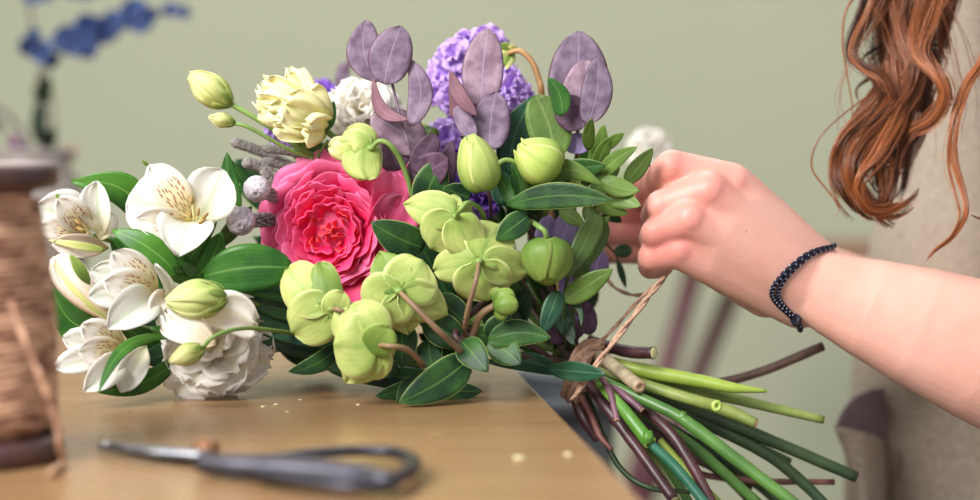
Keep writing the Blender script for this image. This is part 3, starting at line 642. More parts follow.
# ---------- hellebores
def helle(label, c, d, seps, ped, pedw=4.5, pmat='brown_ped', mat='lime', knob=True):
    t = thing('hellebore', label, 'flower', P(c[0], c[1], d))
    for (tx, ty, w, dd, kw) in seps:
        w *= 1.2; k = dict(prof='sep', cup=-.12, bend=.06, frill=.0009, ff=4, nu=16, nv=10); k.update(kw); b_ = k.pop('b', c)
        if k.pop('pt', 0): k['prof'] = 'ovate'
        leaf(t, 'sepal', k.pop('mat', mat), (b_[0], b_[1], k.pop('bd', d)), (tx, ty, d+dd), w, solid=.0005, **k)
    ps = stem(t, 'pedicel', pmat, [(c[0], c[1], d-.001)]+list(ped), [pedw*.8, pedw]+[pedw*1.1]*(len(ped)-1))
    if knob: build(MB().ball(P(c[0], c[1], d-.001), px(pedw*.85, d), (1, 1, .8), 8), 'receptacle', 'green_ped', t)
    return t
HD = .94
helle('open lime hellebore seen from behind, centre of the bouquet, largest one', (479, 261), HD, [
    (505, 228, 44, .012, dict(side=-.1)), (531, 271, 34, .016, dict(pt=1, b=(482, 262))), (486, 301, 50, .012, {}), (434, 270, 30, .012, {}), (441, 234, 28, .02, dict(mat='limegreen', bd=HD+.01))],
    [(476, 280, HD-.012), (467, 314, HD-.004), (463, 345, HD+.02)], 5)
helle('pointed lime hellebore above the largest one, its sepal touching the rose', (456, 216), HD, [
    (404, 204, 34, .012, dict(pt=1)), (430, 248, 40, .010, dict(side=.05)), (473, 256, 36, .006, dict(side=.03)), (440, 197, 26, .016, {}), (474, 214, 22, .014, {})],
    [(460, 210, HD-.012), (470, 203, HD-.006), (485, 222, HD+.02), (486, 300, HD+.06)], 4.5, 'green_ped')
helle('lime hellebore seen from behind just below right of the rose', (399, 291), .925, [
    (380, 252, 36, .014, dict(pt=1, mat='limegreen')), (424, 262, 50, .008, dict(b=(396, 293), side=.1)), (370, 315, 50, .008, dict(b=(402, 286))), (448, 315, 36, .014, dict(pt=1)), (408, 334, 38, .012, dict(pt=1)), (374, 272, 38, .012, {})],
    [(416, 308, .913), (440, 332, .915), (462, 352, .93)], 6)
helle('lime hellebore under the left side of the rose, cupped toward the left', (331, 309), .925, [
    (288, 268, 42, .010, dict(side=-.06)), (320, 262, 26, .008, dict(mat='limegreen')), (344, 292, 24, -.004, dict(b=(328, 316))), (292, 332, 48, .006, dict(b=(334, 304))), (318, 336, 34, .008, {}), (290, 300, 44, .018, {})],
    [(340, 310, .918), (352, 318, .925), (372, 340, .94)], 5)
helle('lowest lime hellebore, hanging close to the table', (377, 345), .915, [
    (336, 310, 38, .008, {}), (352, 304, 44, .004, {}), (334, 345, 56, .002, {}), (345, 382, 38, .010, dict(pt=1)), (364, 378, 36, .008, {}), (390, 328, 30, -.008, dict(b=(368, 352), mat='limegreen')), (388, 362, 30, .004, dict(b=(366, 336)))],
    [(390, 346, .905), (408, 350, .912), (424, 366, .93)], 5.5)
helle('nodding lime hellebore at the top of the rose on an arched stalk', (371, 148), .955, [
    (346, 130, 28, .004, dict(cup=-.5)), (366, 180, 34, -.004, dict(side=.1, cup=-.4, b=(366, 142))), (329, 147, 20, .004, dict(mat='yelbud', b=(352, 150))), (344, 168, 22, .008, dict(mat='yelbud')), (354, 152, 34, -.002, dict(cup=-.4, b=(371, 142))), (340, 140, 26, .002, {})],
    [(380, 141, .952), (392, 147, .953), (404, 168, .96), (414, 205, .97), (420, 260, 1.0)], 5, 'green_ped')
def hbud(label, pl, d, ped, pmat='green_ped', mat='lime', pedw=5):
    t = thing('hellebore_bud', label, 'bud', P(pl[0][0], pl[0][1], d))
    for (bx, by, tx, ty, w, dd, kw) in pl:
        k = dict(prof='round', cup=-.55, bend=.22, nu=14, nv=12); k.update(kw); m_ = k.pop('mat', mat)
        leaf(t, 'sepal', m_, (bx, by, d+dd+.004), (tx, ty, d+dd), w, solid=.0005, **k)
    stem(t, 'pedicel', pmat, ped, pedw); return t
def wrapbud(label, base, tip, d, w, mat, seps, ped, pedw=5, pmat='green_ped', top=.0, dtip=-.006, name='hellebore_bud', pts_=.12):
    # an egg of overlapping sepals: each sepal a patch of the egg (azimuth toward the camera = 0, half width, reach, lift)
    b0, t0 = P(*base, d), P(*tip, d+dtip); a = (t0-b0); ln = a.length; a.normalize(); t = thing(name, label, 'bud', b0)
    n_ = ((CAM-b0)-a*(CAM-b0).dot(a)).normalized(); s_ = a.cross(n_); W_ = px(w, d)/2
    def rad(z): return W_*(max(0.0, math.sin(math.pi*min(1, max(0, (z*.93+.045))**.72)))**.62)
    b = MB(); b.tube([b0+a*ln*z for z in [i/16 for i in range(17)]], [rad(i/16)*.93 for i in range(17)], 24); build(b, 'inner_sepals', mat, t)
    for (az, hw, reach, lift, m_) in seps:
        rows = []; az = math.radians(az); hw = math.radians(hw)
        for i in range(17):
            u = i/16; row = []
            for j in range(13):
                v = j/6-1; zz = u*reach*(1-pts_*abs(v)**1.6*u) ; wv = hw*min(1, (u*4+.25))*(1-.35*u**4)
                r_ = rad(min(zz, .985))*(1+lift)+.0006+lift*W_*u**3*.9+.0004*math.sin(v*5+az)*u
                al = az+v*wv; row.append(b0+a*ln*zz+(n_*math.cos(al)+s_*math.sin(al))*r_)
            rows.append(row)
        b = MB(); b.grid(rows); build(b, 'sepal', m_, t, solid=.0005)
    stem(t, 'pedicel', pmat, ped, pedw); return t
wrapbud('half closed lime bud with folded sepals left of the cupped yellow green one', (484, 190), (470, 135), .95, 38, 'lime', [(150, 75, 1.0, .02, 'lime'), (-60, 80, 1.0, .03, 'lime'), (35, 62, 1.0, .08, 'lime')],
    [(486, 182, .955), (494, 168, .945), (506, 160, .945), (520, 168, .95), (530, 200, .97)])
wrapbud('cupped yellow green bud opening to the upper left, in the upper centre', (556, 172), (519, 146), .95, 44, 'limebud', [(180, 80, 1.0, .02, 'limebud'), (-75, 62, 1.06, .05, 'limebud'), (70, 60, 1.08, .06, 'limebud'), (0, 48, .98, .12, 'limebud')],
    [(555, 171, .952), (560, 182, .96), (545, 215, .98)])
wrapbud('round heart shaped green bud at the right of the largest hellebore', (547, 240), (548, 284), .95, 46, 'limegreen', [(180, 80, 1.0, .02, 'limegreen'), (-48, 60, .98, .06, 'limegreen'), (48, 58, 1.0, .10, 'limegreen')],
    [(547, 243, .946), (545, 232, .942), (538, 226, .945), (532, 222, .96)], 5.5, pts_=.05)
hbud('small green hellebore bud tucked below the largest hellebore', [
    (493, 304, 514, 293, 20, 0, dict(mat='limegreen')), (493, 306, 518, 304, 20, -.004, dict(mat='limegreen')), (494, 308, 508, 314, 18, 0, dict(mat='limegreen')), (494, 302, 502, 290, 18, .004, dict(mat='limegreen'))], .935,
    [(495, 305, .937), (480, 316, .94), (472, 338, .95)], 'brown_ped', 'limegreen', 7)
hbud('tiny lime tip of a bud between the arching leaves right of centre', [(572, 192, 577, 178, 12, 0, {}), (568, 190, 584, 188, 12, 0, {})], .955, [(572, 192, .957), (560, 210, .97)])
hbud('small dark green bud behind the violet stock flower', [(430, 146, 428, 126, 14, 0, dict(mat='mid')), (426, 144, 436, 128, 14, -.003, dict(mat='olive2')), (420, 140, 424, 124, 12, .003, dict(mat='limebud'))], 1.0, [(430, 144, 1.0), (440, 200, 1.02)])
hb = thing('hellebore', 'drooping brown stalked hellebore calyx at the top beside the lilac florets', 'flower', P(508, 55, 1.01))
for (tx, ty, w) in ((500, 44, 12), (512, 44, 10), (503, 66, 13), (496, 56, 10), (506, 70, 9)): leaf(hb, 'sepal', 'limegreen' if w > 11 else 'yelbud', (513, 52, 1.008), (tx, ty, 1.005), w, prof='ovate', cup=-.3)
stem(hb, 'pedicel', 'tan_ped', [(508, 53, 1.006), (520, 51, 1.004), (532, 62, 1.003), (539, 80, 1.002), (542, 98, 1.002), (548, 180, 1.03), (565, 340, 1.02)], [5, 5.5, 6, 6.5, 7, 6, 6])
# ---------- hellebore foliage low in front
hf = thing('hellebore_foliage', 'dark green pale edged leaves spread over the table below the lime flowers', 'foliage', P(465, 352, .95))
for (mt, b_, t_, w, kw) in [
    ('hleaf', (470, 359, .935), (399, 403, .918), 38, dict(bend=.06, side=-.04)), ('hleaf', (462, 341, .935), (488, 372, .92), 30, dict(prof='ovate', bend=.1)),
    ('hleaf', (440, 392, .945), (482, 391, .95), 20, {}), ('hleaf', (414, 378, .935), (397, 403, .93), 16, {}), ('hleaf', (461, 342, .945), (424, 318, .945), 34, dict(prof='round', bend=.1)),
    ('hleaf', (402, 322, .945), (402, 368, .94), 32, {}), ('hleaf', (466, 325, .95), (437, 296, .95), 30, dict(prof='round')), ('hleaf', (488, 340, .945), (551, 338, .94), 28, dict(side=-.1)),
    ('hleaf', (490, 338, .948), (521, 364, .938), 30, {}), ('hleaf', (488, 338, .952), (511, 312, .95), 24, {}), ('blueleaf', (566, 374, .99), (486, 362, .955), 20, dict(prof='lance', side=.06)), ('blueleaf', (545, 369, .970), (606, 374, .945), 20, dict(prof='lance')),
    ('hleaf', (428, 340, .95), (432, 372, .94), 26, {}), ('hleaf', (424, 248, .955), (371, 222, .945), 36, dict(side=-.04, bend=.08)), ('hleaf', (420, 208, .965), (441, 162, .96), 34, dict(prof='round', bend=.08)),
    ('hleaf', (440, 385, .95), (375, 396, .945), 22, {}), ('hleaf', (520, 350, .96), (470, 330, .96), 34, {}),
    ('hleaf', (470, 198, .955), (443, 188, .95), 22, {}), ('hleaf', (506, 246, .955), (472, 258, .96), 26, {}), ('hleaf', (528, 216, .95), (496, 240, .945), 26, {}), ('dleaf', (478, 250, .965), (452, 190, .965), 24, {}), ('hleaf', (492, 236, .955), (520, 226, .95), 20, {})]:
    leaf(hf, 'leaf', mt, b_, t_, w, **kw)
for pts in (((463, 345, .94), (456, 330, .945), (486, 300, .98)), ((463, 345, .94), (500, 352, .96), (575, 365, 1.0)), ((470, 358, .937), (463, 345, .94), (460, 330, .95))): stem(hf, 'stem', 'darkstem', list(pts), 7)
rf2 = thing('hellebore_foliage', 'dark narrow leaves under the rose reaching left toward the white bloom', 'foliage', P(340, 345, .96))
for (mt, b_, t_, w, kw) in [('hleaf', (340, 345, .945), (288, 372, .935), 20, dict(side=-.1)), ('dleaf', (340, 322, .96), (240, 300, .95), 22, dict(prof='lance')), ('blueleaf', (335, 330, .962), (245, 312, .955), 14, dict(prof='lance')),
    ('dleaf', (345, 340, .96), (250, 326, .955), 26, dict(prof='lance')), ('dleaf', (345, 352, .965), (262, 342, .955), 22, dict(prof='lance')), ('blueleaf', (352, 345, .955), (270, 336, .95), 12, dict(prof='lance')), ('dleaf', (400, 372, .96), (290, 350, .97), 30, {}), ('dleaf', (300, 300, .97), (236, 290, .965), 22, {}), ('mid', (340, 306, .955), (240, 292, .95), 9, dict(prof='lance')), ('dleaf', (440, 380, .97), (330, 372, .98), 24, {})]:
    leaf(rf2, 'leaf', mt, b_, t_, w, **kw)
stem(rf2, 'stem', 'darkstem', [(336, 340, .96), (400, 355, .98), (570, 366, 1.01)], 5)
# ---------- upper right leaves
ul = thing('hellebore_foliage', 'broad smooth leaves standing behind the cupped yellow green bud', 'foliage', P(545, 180, .98))
for (mt, b_, t_, w, kw) in [('blueleaf', (508, 172, .985), (533, 96, .985), 34, dict(side=-.06)), ('olive', (556, 160, .975), (536, 95, .98), 44, dict(prof='round', side=.05)), ('mid', (562, 116, .965), (548, 77, .965), 20, dict(side=.12)), ('blueleaf', (500, 205, .985), (516, 130, .99), 30, {}),
    ('hleaf', (506, 205, .95), (613, 200, .925), 27, dict(prof='lance', side=-.06, bend=.05)), ('olive', (533, 200, .955), (604, 186, .945), 22, dict(prof='lance', side=-.32)), ('hleaf', (548, 190, .965), (606, 165, .955), 24, dict(prof='lance', side=-.1)), ('mid', (516, 210, .95), (496, 168, .955), 14, dict(prof='lance')), ('mid', (520, 222, .96), (512, 162, .962), 20, dict(prof='lance', side=.1))]:
    leaf(ul, 'leaf', mt, b_, t_, w, **kw)
stem(ul, 'stem', 'darkstem', [(520, 205, .96), (540, 260, .99), (570, 350, 1.0)], 6)
rb = thing('leafy_branch', 'small leaved green branch reaching right to the fingers', 'branch', P(598, 200, .97))
for (tx, ty, bx, by, w) in ((624, 133, 601, 149, 12), (637, 147, 600, 176, 17), (653, 148, 626, 183, 18), (640, 191, 600, 180, 20), (641, 206, 602, 197, 20), (604, 124, 592, 166, 17), (612, 136, 596, 170, 15), (592, 118, 588, 150, 13), (620, 168, 590, 196, 16), (628, 214, 596, 205, 16), (606, 226, 584, 206, 16), (585, 226, 560, 208, 16), (598, 205, 575, 180, 14)):
    leaf(rb, 'leaf', R.choice(('olive', 'olive', 'olive2')), (bx, by, .965+R.uniform(-.006, .01)), (tx, ty, .958+R.uniform(-.01, .01)), w, prof='ovate', side=R.uniform(-.08, .08), roll=R.uniform(-15, 15))
stem(rb, 'stem', 'olive2', [(601, 150, .967), (600, 180, .967), (592, 220, .975), (575, 300, .99), (572, 350, 1.0)], 3.5)
stem(rb, 'stem', 'olive2', [(592, 220, .975), (625, 183, .968), (650, 165, .972)], 2.5)
lb = thing('leafy_branch', 'olive and green hanging leaves above the twine knot', 'branch', P(570, 330, .98))
for (mt, bx, by, tx, ty, w, dd) in (('olive2', 600, 214, 566, 278, 24, .96), ('olive', 564, 301, 613, 269, 24, .955), ('blueleaf', 559, 291, 542, 335, 20, .955), ('olive2', 606, 222, 586, 268, 18, .97), ('dleaf', 566, 322, 573, 345, 13, .965), ('olive2', 590, 236, 610, 216, 12, .965), ('dleaf', 556, 300, 570, 340, 20, .985), ('olive2', 566, 240, 560, 280, 16, .97), ('dleaf', 602, 210, 622, 222, 12, .975), ('olive2', 584, 286, 575, 240, 18, .985)):
    leaf(lb, 'leaf', mt, (bx, by, dd), (tx, ty, dd-.005), w)
leaf(lb, 'leaf', 'dleaf', (563, 300, .96), (581, 327, .955), 6, prof='lance', side=-.25)
stem(lb, 'stem', 'olive2', [(604, 215, .97), (566, 285, .97), (566, 350, 1.0)], 3)
ss = thing('foliage_sprig', 'tiny dark sprig with two leaves silhouetted below the hand', 'foliage', P(612, 262, 1.0))
leaf(ss, 'leaf', 'dleaf', (614, 252, 1.03), (632, 250, 1.03), 14, prof='round'); leaf(ss, 'leaf', 'dleaf', (617, 258, 1.03), (626, 288, 1.03), 7, prof='lance')
stem(ss, 'stem', 'darkstem', [(617, 259, 1.03), (614, 252, 1.03), (603, 244, 1.02), (590, 260, 1.0), (578, 340, 1.0)], 2)
# ---------- purple eucalyptus
e1 = thing('eucalyptus_sprig', 'purple eucalyptus sprig standing tallest, left of the lilac flowers', 'foliage', P(410, 180, .97))
for (mt, b_, t_, w, kw) in [('euc', (378, 82, .972), (366, 20, .972), 36, dict(prof='euc', side=-.13)), ('euc', (384, 84, .962), (401, 26, .962), 44, dict(prof='euc', side=-.03)), ('euc', (412, 126, .962), (412, 60, .965), 25, dict(prof='euc', side=.13)),
    ('eucbrown', (373, 78, .968), (409, 120, .955), 15, dict(prof='lance', side=.24, roll=20)), ('eucpink', (424, 150, .975), (371, 116, .972), 42, dict(prof='euc', side=.05)), ('eucdark', (408, 176, .965), (448, 158, .955), 36, dict(prof='euc', side=.08)), ('eucdark', (414, 172, .962), (436, 134, .958), 26, dict(prof='euc')), ('eucdark', (440, 196, .97), (452, 140, .968), 22, {}), ('eucdark', (400, 170, .975), (386, 140, .975), 30, {})]:
    leaf(e1, 'leaf', mt, b_, t_, w, **kw)
stem(e1, 'stem', 'euc', [(391, 78, .97), (399, 112, .966), (404, 130, .966), (413, 158, .968), (430, 230, 1.0), (560, 350, 1.03)], 3)
e2 = thing('eucalyptus_sprig', 'pale pointed purple eucalyptus leaves in front of the lilac flowers', 'foliage', P(478, 150, .98))
for (mt, b_, t_, w, kw) in [('eucpink', (481, 108, .975), (488, 28, .975), 42, dict(prof='euc', side=-.02)), ('euc', (490, 150, .97), (496, 92, .972), 40, dict(prof='euc', side=-.04)), ('eucbrown', (477, 116, .962), (450, 70, .965), 15, dict(prof='lance', side=-.08)), ('eucbrown', (453, 118, .968), (451, 82, .968), 15, dict(prof='euc', side=.12)),
    ('euc', (474, 138, .965), (455, 106, .968), 19, dict(prof='euc')), ('euc', (484, 170, .978), (480, 110, .98), 14, {}), ('eucdark', (470, 176, .985), (446, 150, .985), 18, {})]:
    leaf(e2, 'leaf', mt, b_, t_, w, **kw)
stem(e2, 'stem', 'darkstem', [(481, 106, .972), (486, 150, .975), (490, 200, .97), (500, 240, 1.0), (565, 350, 1.02)], 3)
e3 = thing('eucalyptus_sprig', 'large rounded purple eucalyptus leaves at the upper right', 'foliage', P(576, 130, .98))
for (mt, b_, t_, w, kw) in [('euc', (578, 128, .985), (579, 31, .985), 62, dict(prof='euc')), ('euc', (588, 124, .97), (598, 58, .972), 32, dict(prof='euc', side=.06)), ('eucpink', (572, 112, .978), (588, 60, .976), 40, dict(prof='euc', side=.05)), ('eucdark', (580, 130, .972), (563, 96, .974), 34, dict(prof='round')), ('lav', (578, 154, .98), (577, 133, .98), 26, dict(prof='strap')), ('lav', (560, 250, .985), (572, 208, .98), 26, dict(prof='euc')), ('lav', (548, 262, .985), (548, 215, .985), 28, dict(prof='euc'))]:
    leaf(e3, 'leaf', mt, b_, t_, w, **kw)
stem(e3, 'stem', 'darkstem', [(578, 126, .98), (575, 200, 1.0), (570, 345, 1.01)], 3.5)
e4 = thing('eucalyptus_sprig', 'dusky purple leaves low behind the hanging olive leaves', 'foliage', P(575, 320, 1.0))
for (mt, bx, by, tx, ty, w) in (('lav', 590, 285, 602, 250, 26), ('eucdark', 572, 340, 578, 300, 26), ('eucdark', 560, 345, 548, 300, 24), ('lav', 566, 300, 574, 262, 22), ('eucdark', 590, 335, 584, 300, 20), ('lav', 578, 330, 574, 316, 14)):
    leaf(e4, 'leaf', mt, (bx, by, 1.0), (tx, ty, 1.0), w, prof='euc')
stem(e4, 'stem', 'darkstem', [(585, 290, 1.003), (576, 330, 1.003), (582, 370, 1.003)], 3.5)
e5 = thing('eucalyptus_sprig', 'blurred grey purple leaf tip at the back, left of the carnation', 'foliage', P(344, 110, 1.12))
leaf(e5, 'leaf', 'euc', (340, 102, 1.15), (344, 62, 1.15), 15, prof='strap'); leaf(e5, 'leaf', 'eucdark', (342, 80, 1.15), (352, 56, 1.15), 6, prof='lance')
stem(e5, 'stem', 'darkstem', [(342, 100, 1.15), (420, 240, 1.1), (560, 345, 1.04)], 3)
# ---------- dense inner greenery
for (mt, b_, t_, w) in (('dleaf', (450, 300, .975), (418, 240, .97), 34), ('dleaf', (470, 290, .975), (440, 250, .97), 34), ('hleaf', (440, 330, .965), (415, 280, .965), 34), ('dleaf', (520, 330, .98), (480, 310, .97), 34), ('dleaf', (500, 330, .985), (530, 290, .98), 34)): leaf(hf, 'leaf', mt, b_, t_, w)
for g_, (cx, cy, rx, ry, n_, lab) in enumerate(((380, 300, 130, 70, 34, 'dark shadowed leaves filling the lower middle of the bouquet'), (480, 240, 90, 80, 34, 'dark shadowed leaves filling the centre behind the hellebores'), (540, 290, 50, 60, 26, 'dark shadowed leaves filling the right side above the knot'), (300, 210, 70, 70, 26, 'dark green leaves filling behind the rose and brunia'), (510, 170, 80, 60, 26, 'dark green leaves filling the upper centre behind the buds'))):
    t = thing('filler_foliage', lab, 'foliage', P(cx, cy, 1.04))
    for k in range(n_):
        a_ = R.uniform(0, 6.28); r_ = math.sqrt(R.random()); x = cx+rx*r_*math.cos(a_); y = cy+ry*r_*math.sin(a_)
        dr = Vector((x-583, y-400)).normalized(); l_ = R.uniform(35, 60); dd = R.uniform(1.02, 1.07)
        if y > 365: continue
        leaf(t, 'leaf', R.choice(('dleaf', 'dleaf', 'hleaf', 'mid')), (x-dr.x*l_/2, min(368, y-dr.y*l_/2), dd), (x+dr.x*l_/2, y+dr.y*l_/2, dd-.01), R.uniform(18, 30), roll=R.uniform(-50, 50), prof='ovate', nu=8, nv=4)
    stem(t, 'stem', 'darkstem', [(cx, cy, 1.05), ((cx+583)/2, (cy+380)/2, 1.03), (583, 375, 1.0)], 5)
# ---------- cut stems below the knot
def cut(label, pts, w, mat, end, ring=None, name='cut_stem', group=None, node=None):
    t = thing(name, label, 'stem', P(*pts[0]), group)
    ws = w if isinstance(w, (list, tuple)) else [w]*len(pts)
    rr = [1.15*w_/2*p[2]/F for w_, p in zip(ws, pts)]; pp, rr = spline([P(*p) for p in pts], 10, rr); sd = R.random()*9
    build(MB().tube(pp, rr, 12, rf=lambda i, j: 1+.07*noise.noise(Vector((i*.5, j*.5, sd)))), 'stalk', mat, t)
    e_ = pp[-1]; a_ = (pp[-1]-pp[-2]).normalized()
    b = MB(); b.lathe(e_-a_*.0003, [(rr[-1]*.98, 0), (rr[-1]*.9, .0006), (rr[-1]*(.3 if ring else .5), .0005 if ring else .0008), (rr[-1]*(.2 if ring else .1), -.0012 if ring else .0008)], axis=a_, n=14); build(b, 'cut_end', end, t)
    if node:
        i_ = node; b = MB(); b.ball(P(*i_), px(ws[0]*.64, i_[2]), (1, 1, 1.3), 10, bump=.3); build(b, 'node', mat, t)
    return t
M['s_lime'] = plain('lime stem', (128, 152, 56), (164, 184, 78), .42, 30, .5, stretch=(1, 1, 1))
M['s_olive'] = plain('olive stem', (104, 122, 58), (138, 150, 78), .45, 40, .5)
M['s_green'] = plain('green stem', (58, 98, 42), (86, 128, 56), .4, 40, .5)
M['s_bright'] = plain('bright green stem', (76, 124, 42), (108, 156, 60), .4, 40, .5)
M['s_teal'] = plain('teal stem', (28, 84, 66), (48, 106, 80), .4, 40, .5)
M['s_dark'] = plain('dark green stem', (42, 62, 40), (64, 84, 50), .45, 40, .5)
M['s_maroon'] = plain('maroon stem', (54, 30, 36), (82, 48, 50), .42, 60, .2)
M['s_brown'] = plain('brown bark', (70, 46, 42), (104, 74, 62), .6, 120, .6)
M['s_red'] = plain('red brown twig', (92, 52, 48), (122, 76, 66), .55, 90, .4)
M['s_tan'] = plain('grey tan woody stem', (136, 122, 98), (172, 156, 126), .65, 160, .5)
M['s_pink'] = plain('mauve pink stem', (96, 62, 76), (128, 86, 100), .45, 60, .5)
M['e_pale'] = plain('pale cut wood', (196, 196, 130), (220, 216, 160), .6, 400, .3)
M['e_lime'] = plain('lime cut face', (170, 206, 80), (206, 232, 120), .5, 300, .3)
M['e_tan'] = plain('tan cut face', (176, 132, 104), (206, 168, 136), .6, 300, .4)
M['e_dark'] = plain('dark cut face', (58, 44, 40), (84, 64, 56), .7, 300, .4)
cut('short dark brown stem with pale cut end, just above the lime stems', [(590, 340, 1.01), (606, 346, 1.0), (630, 352, .985), (654, 353, .975)], [9, 10, 11, 11], 's_maroon', 'e_pale')
cut('thick grey tan woody stem with a hollow round cut face near the knot', [(588, 350, .995), (608, 362, .98), (640, 387, .95)], [12, 12, 12], 's_tan', 'e_tan', True)
cut('broad lime green flattened stem, uppermost of the light ones', [(590, 358, 1.0), (640, 370, .99), (700, 381, .98), (735, 388, .975), (766, 391, .975)], [10, 13, 12, 9, 3], 's_lime', 'e_lime')
cut('long olive lime stem ending nearest the apron pocket among the light ones', [(590, 362, 1.0), (660, 381, .995), (740, 400, .99), (824, 420, .985)], [9, 11, 10, 7], 's_olive', 'e_pale')
cut('pale green stem under the broad lime one, ending in a bright lime cut face', [(592, 366, .99), (650, 387, .97), (700, 402, .95), (717, 406, .935)], [9, 10, 10, 11], 's_olive', 'e_lime', True)
cut('split brown ended green stem beside the bright lime cut face', [(600, 370, .995), (680, 396, .98), (730, 412, .975), (756, 424, .97)], [9, 11, 12, 9], 's_olive', 'e_tan')
cut('long dark green stem reaching behind the apron pocket', [(592, 372, 1.01), (680, 405, 1.01), (760, 436, 1.0), (856, 477, 1.0)], [9, 11, 11, 10], 's_dark', 'e_dark')
cut('dark olive stem running to the lower right under the long dark green one', [(592, 378, 1.01), (690, 416, 1.01), (760, 450, 1.0), (800, 480, 1.0), (840, 520, .995)], [9, 12, 11, 10, 9], 's_dark', 'e_dark')
cut('very dark stem in the shadow between the lime and the green stems', [(592, 376, 1.03), (660, 400, 1.03), (720, 425, 1.03), (745, 440, 1.03)], [12, 14, 12, 10], 's_dark', 'e_dark')
cut('rough dark brown twig rising right toward the forearm', [(620, 392, 1.04), (700, 386, 1.04), (760, 372, 1.03), (823, 346, 1.02)], [6, 8, 8, 8.5], 's_brown', 'e_dark')
cut('thin red brown twig pointing right at the lower edge near the pocket', [(610, 420, 1.03), (680, 466, 1.03), (740, 480, 1.02), (834, 482, 1.01)], [5, 5.5, 6, 5], 's_red', 'e_dark')
cut('straight mid green stem with a torn upper end in the middle of the fan', [(598, 378, .97), (640, 398, .955), (676, 415, .945), (700, 432, .94), (750, 470, .93), (800, 508, .92)], [8, 10, 10, 12, 11, 11], 's_green', 'e_lime', node=(683, 418, .943))
cut('bright green stem with a pale swollen node, turning teal below it', [(600, 384, .97), (622, 408, .95), (650, 443, .935)], [9, 11, 13], 's_bright', 'e_lime', node=(648, 438, .934))
cut('teal green stem running down from the pale swollen node', [(650, 443, .936), (678, 470, .93), (712, 512, .92)], [8, 9, 9], 's_teal', 'e_dark')
cut('smooth dark maroon stem nearest the table edge reaching the picture bottom', [(588, 384, .98), (610, 412, .965), (640, 452, .95), (674, 500, .935)], [9, 10, 10, 10], 's_maroon', 'e_pale')
cut('curved maroon brown stem right of the teal stem', [(592, 380, .985), (640, 408, .965), (668, 430, .95), (690, 462, .94), (716, 510, .93)], [8, 9, 10, 10, 9], 's_maroon', 'e_dark')
cut('short reddish brown twig hanging at the table corner', [(578, 392, .99), (590, 412, .98), (600, 436, .97), (612, 450, .965)], [7, 6, 6, 4], 's_red', 'e_dark')
cut('dark twig close beside the table corner', [(574, 392, 1.0), (583, 416, .99), (597, 440, .985)], [10, 12, 7], 's_maroon', 'e_dark')
cut('thin dark green stem bowing down along the table edge', [(586, 392, 1.0), (603, 436, .99), (622, 470, .98), (650, 488, .97), (690, 492, .97)], [5, 5, 5, 5, 4], 's_dark', 'e_dark')
cut('green stem behind the maroon ones left of centre', [(590, 388, 1.0), (628, 426, .99), (660, 456, .985), (690, 504, .98)], [8, 9, 9, 8], 's_green', 'e_dark')
cut('medium green stem sloping to the bottom below the torn one', [(600, 384, .99), (660, 424, .975), (700, 452, .965), (760, 505, .96)], [9, 10, 10, 9], 's_green', 'e_dark')
cut('short mauve pink stem piece at the fork of the maroon stems', [(600, 376, .965), (610, 392, .955), (617, 420, .945)], [5, 6, 6], 's_pink', 'e_tan')
cut('second mauve stem end just left of the torn green stem', [(610, 384, .965), (628, 398, .955), (642, 410, .95)], [6, 7, 6], 's_pink', 'e_tan')
cut('pale green stem tip at the bottom edge between the teal and green stems', [(660, 440, .97), (690, 474, .96), (722, 506, .95)], [6, 7, 7], 's_lime', 'e_lime')
cut('dark stem crossing low behind the green ones', [(594, 384, 1.02), (660, 440, 1.02), (720, 470, 1.02), (770, 520, 1.01)], [9, 11, 11, 9], 's_maroon', 'e_dark')
cut('dark green stem hidden deep in the middle of the fan', [(592, 382, 1.03), (660, 424, 1.03), (740, 470, 1.03), (800, 520, 1.02)], [10, 12, 11, 9], 's_dark', 'e_dark')
cut('short green stem in the gap right of the table corner', [(592, 392, .99), (610, 412, .985), (630, 436, .98), (640, 446, .978)], [8, 8, 7, 4], 's_olive', 'e_dark')
for lab, y1, x2, y2, x3, y3, m_ in (('slim shadowed dark green stem behind the split brown ended one', 384, 700, 418, 790, 462, 's_dark'), ('shadowed maroon stem deep between the torn green stem and the dark ones', 388, 680, 440, 750, 490, 's_maroon'), ('shadowed olive stem low behind the teal stem', 394, 640, 440, 680, 505, 's_olive')):
    cut(lab, [(592, y1, 1.035), (640, (y1+y2)/2-2, 1.035), (x2, y2, 1.035), (x3, y3, 1.03)], [8, 10, 10, 7], m_, 'e_dark')
# ---------- twine binding
M['jute'] = plain('jute', (156, 116, 94), (204, 166, 140), .85, 700, .9, lo=.3, hi=.7)
kc = P(585, 372, 1.0); ka = (P(660, 410, .98)-P(520, 352, 1.03)).normalized()
ku = (UP-ka*UP.dot(ka)).normalized(); kv = ka.cross(ku)
tw = thing('twine_binding', 'pinkish brown jute twine wound round the stems and pulled up by the hand', 'twine', kc)
ru, rv = px(31), px(30)
b = MB(); pts = []
for i in range(6*40):
    a_ = i/40*2*math.pi; s_ = (i/240-.5)*.010+.0035*math.sin(a_*1.0+1); pts.append(kc+ka*s_+ku*ru*math.sin(a_)+kv*rv*math.cos(a_))
def twist(b, pts, r, tw_=2.2, n=7):
    m = len(pts)
    for k in range(2):
        o = []
        for i, p in enumerate(pts):
            t_ = (pts[min(i+1, m-1)]-pts[max(i-1, 0)]).normalized(); u_ = t_.orthogonal().normalized() if i == 0 else (u_-t_*u_.dot(t_)).normalized(); v_ = t_.cross(u_)
            a_ = i*tw_+k*math.pi; o.append(p+(u_*math.cos(a_)+v_*math.sin(a_))*r*.5)
        b.tube(o, r*.72, n)
twist(b, pts, .0020, .45); build(b, 'wrapping', 'jute', tw)
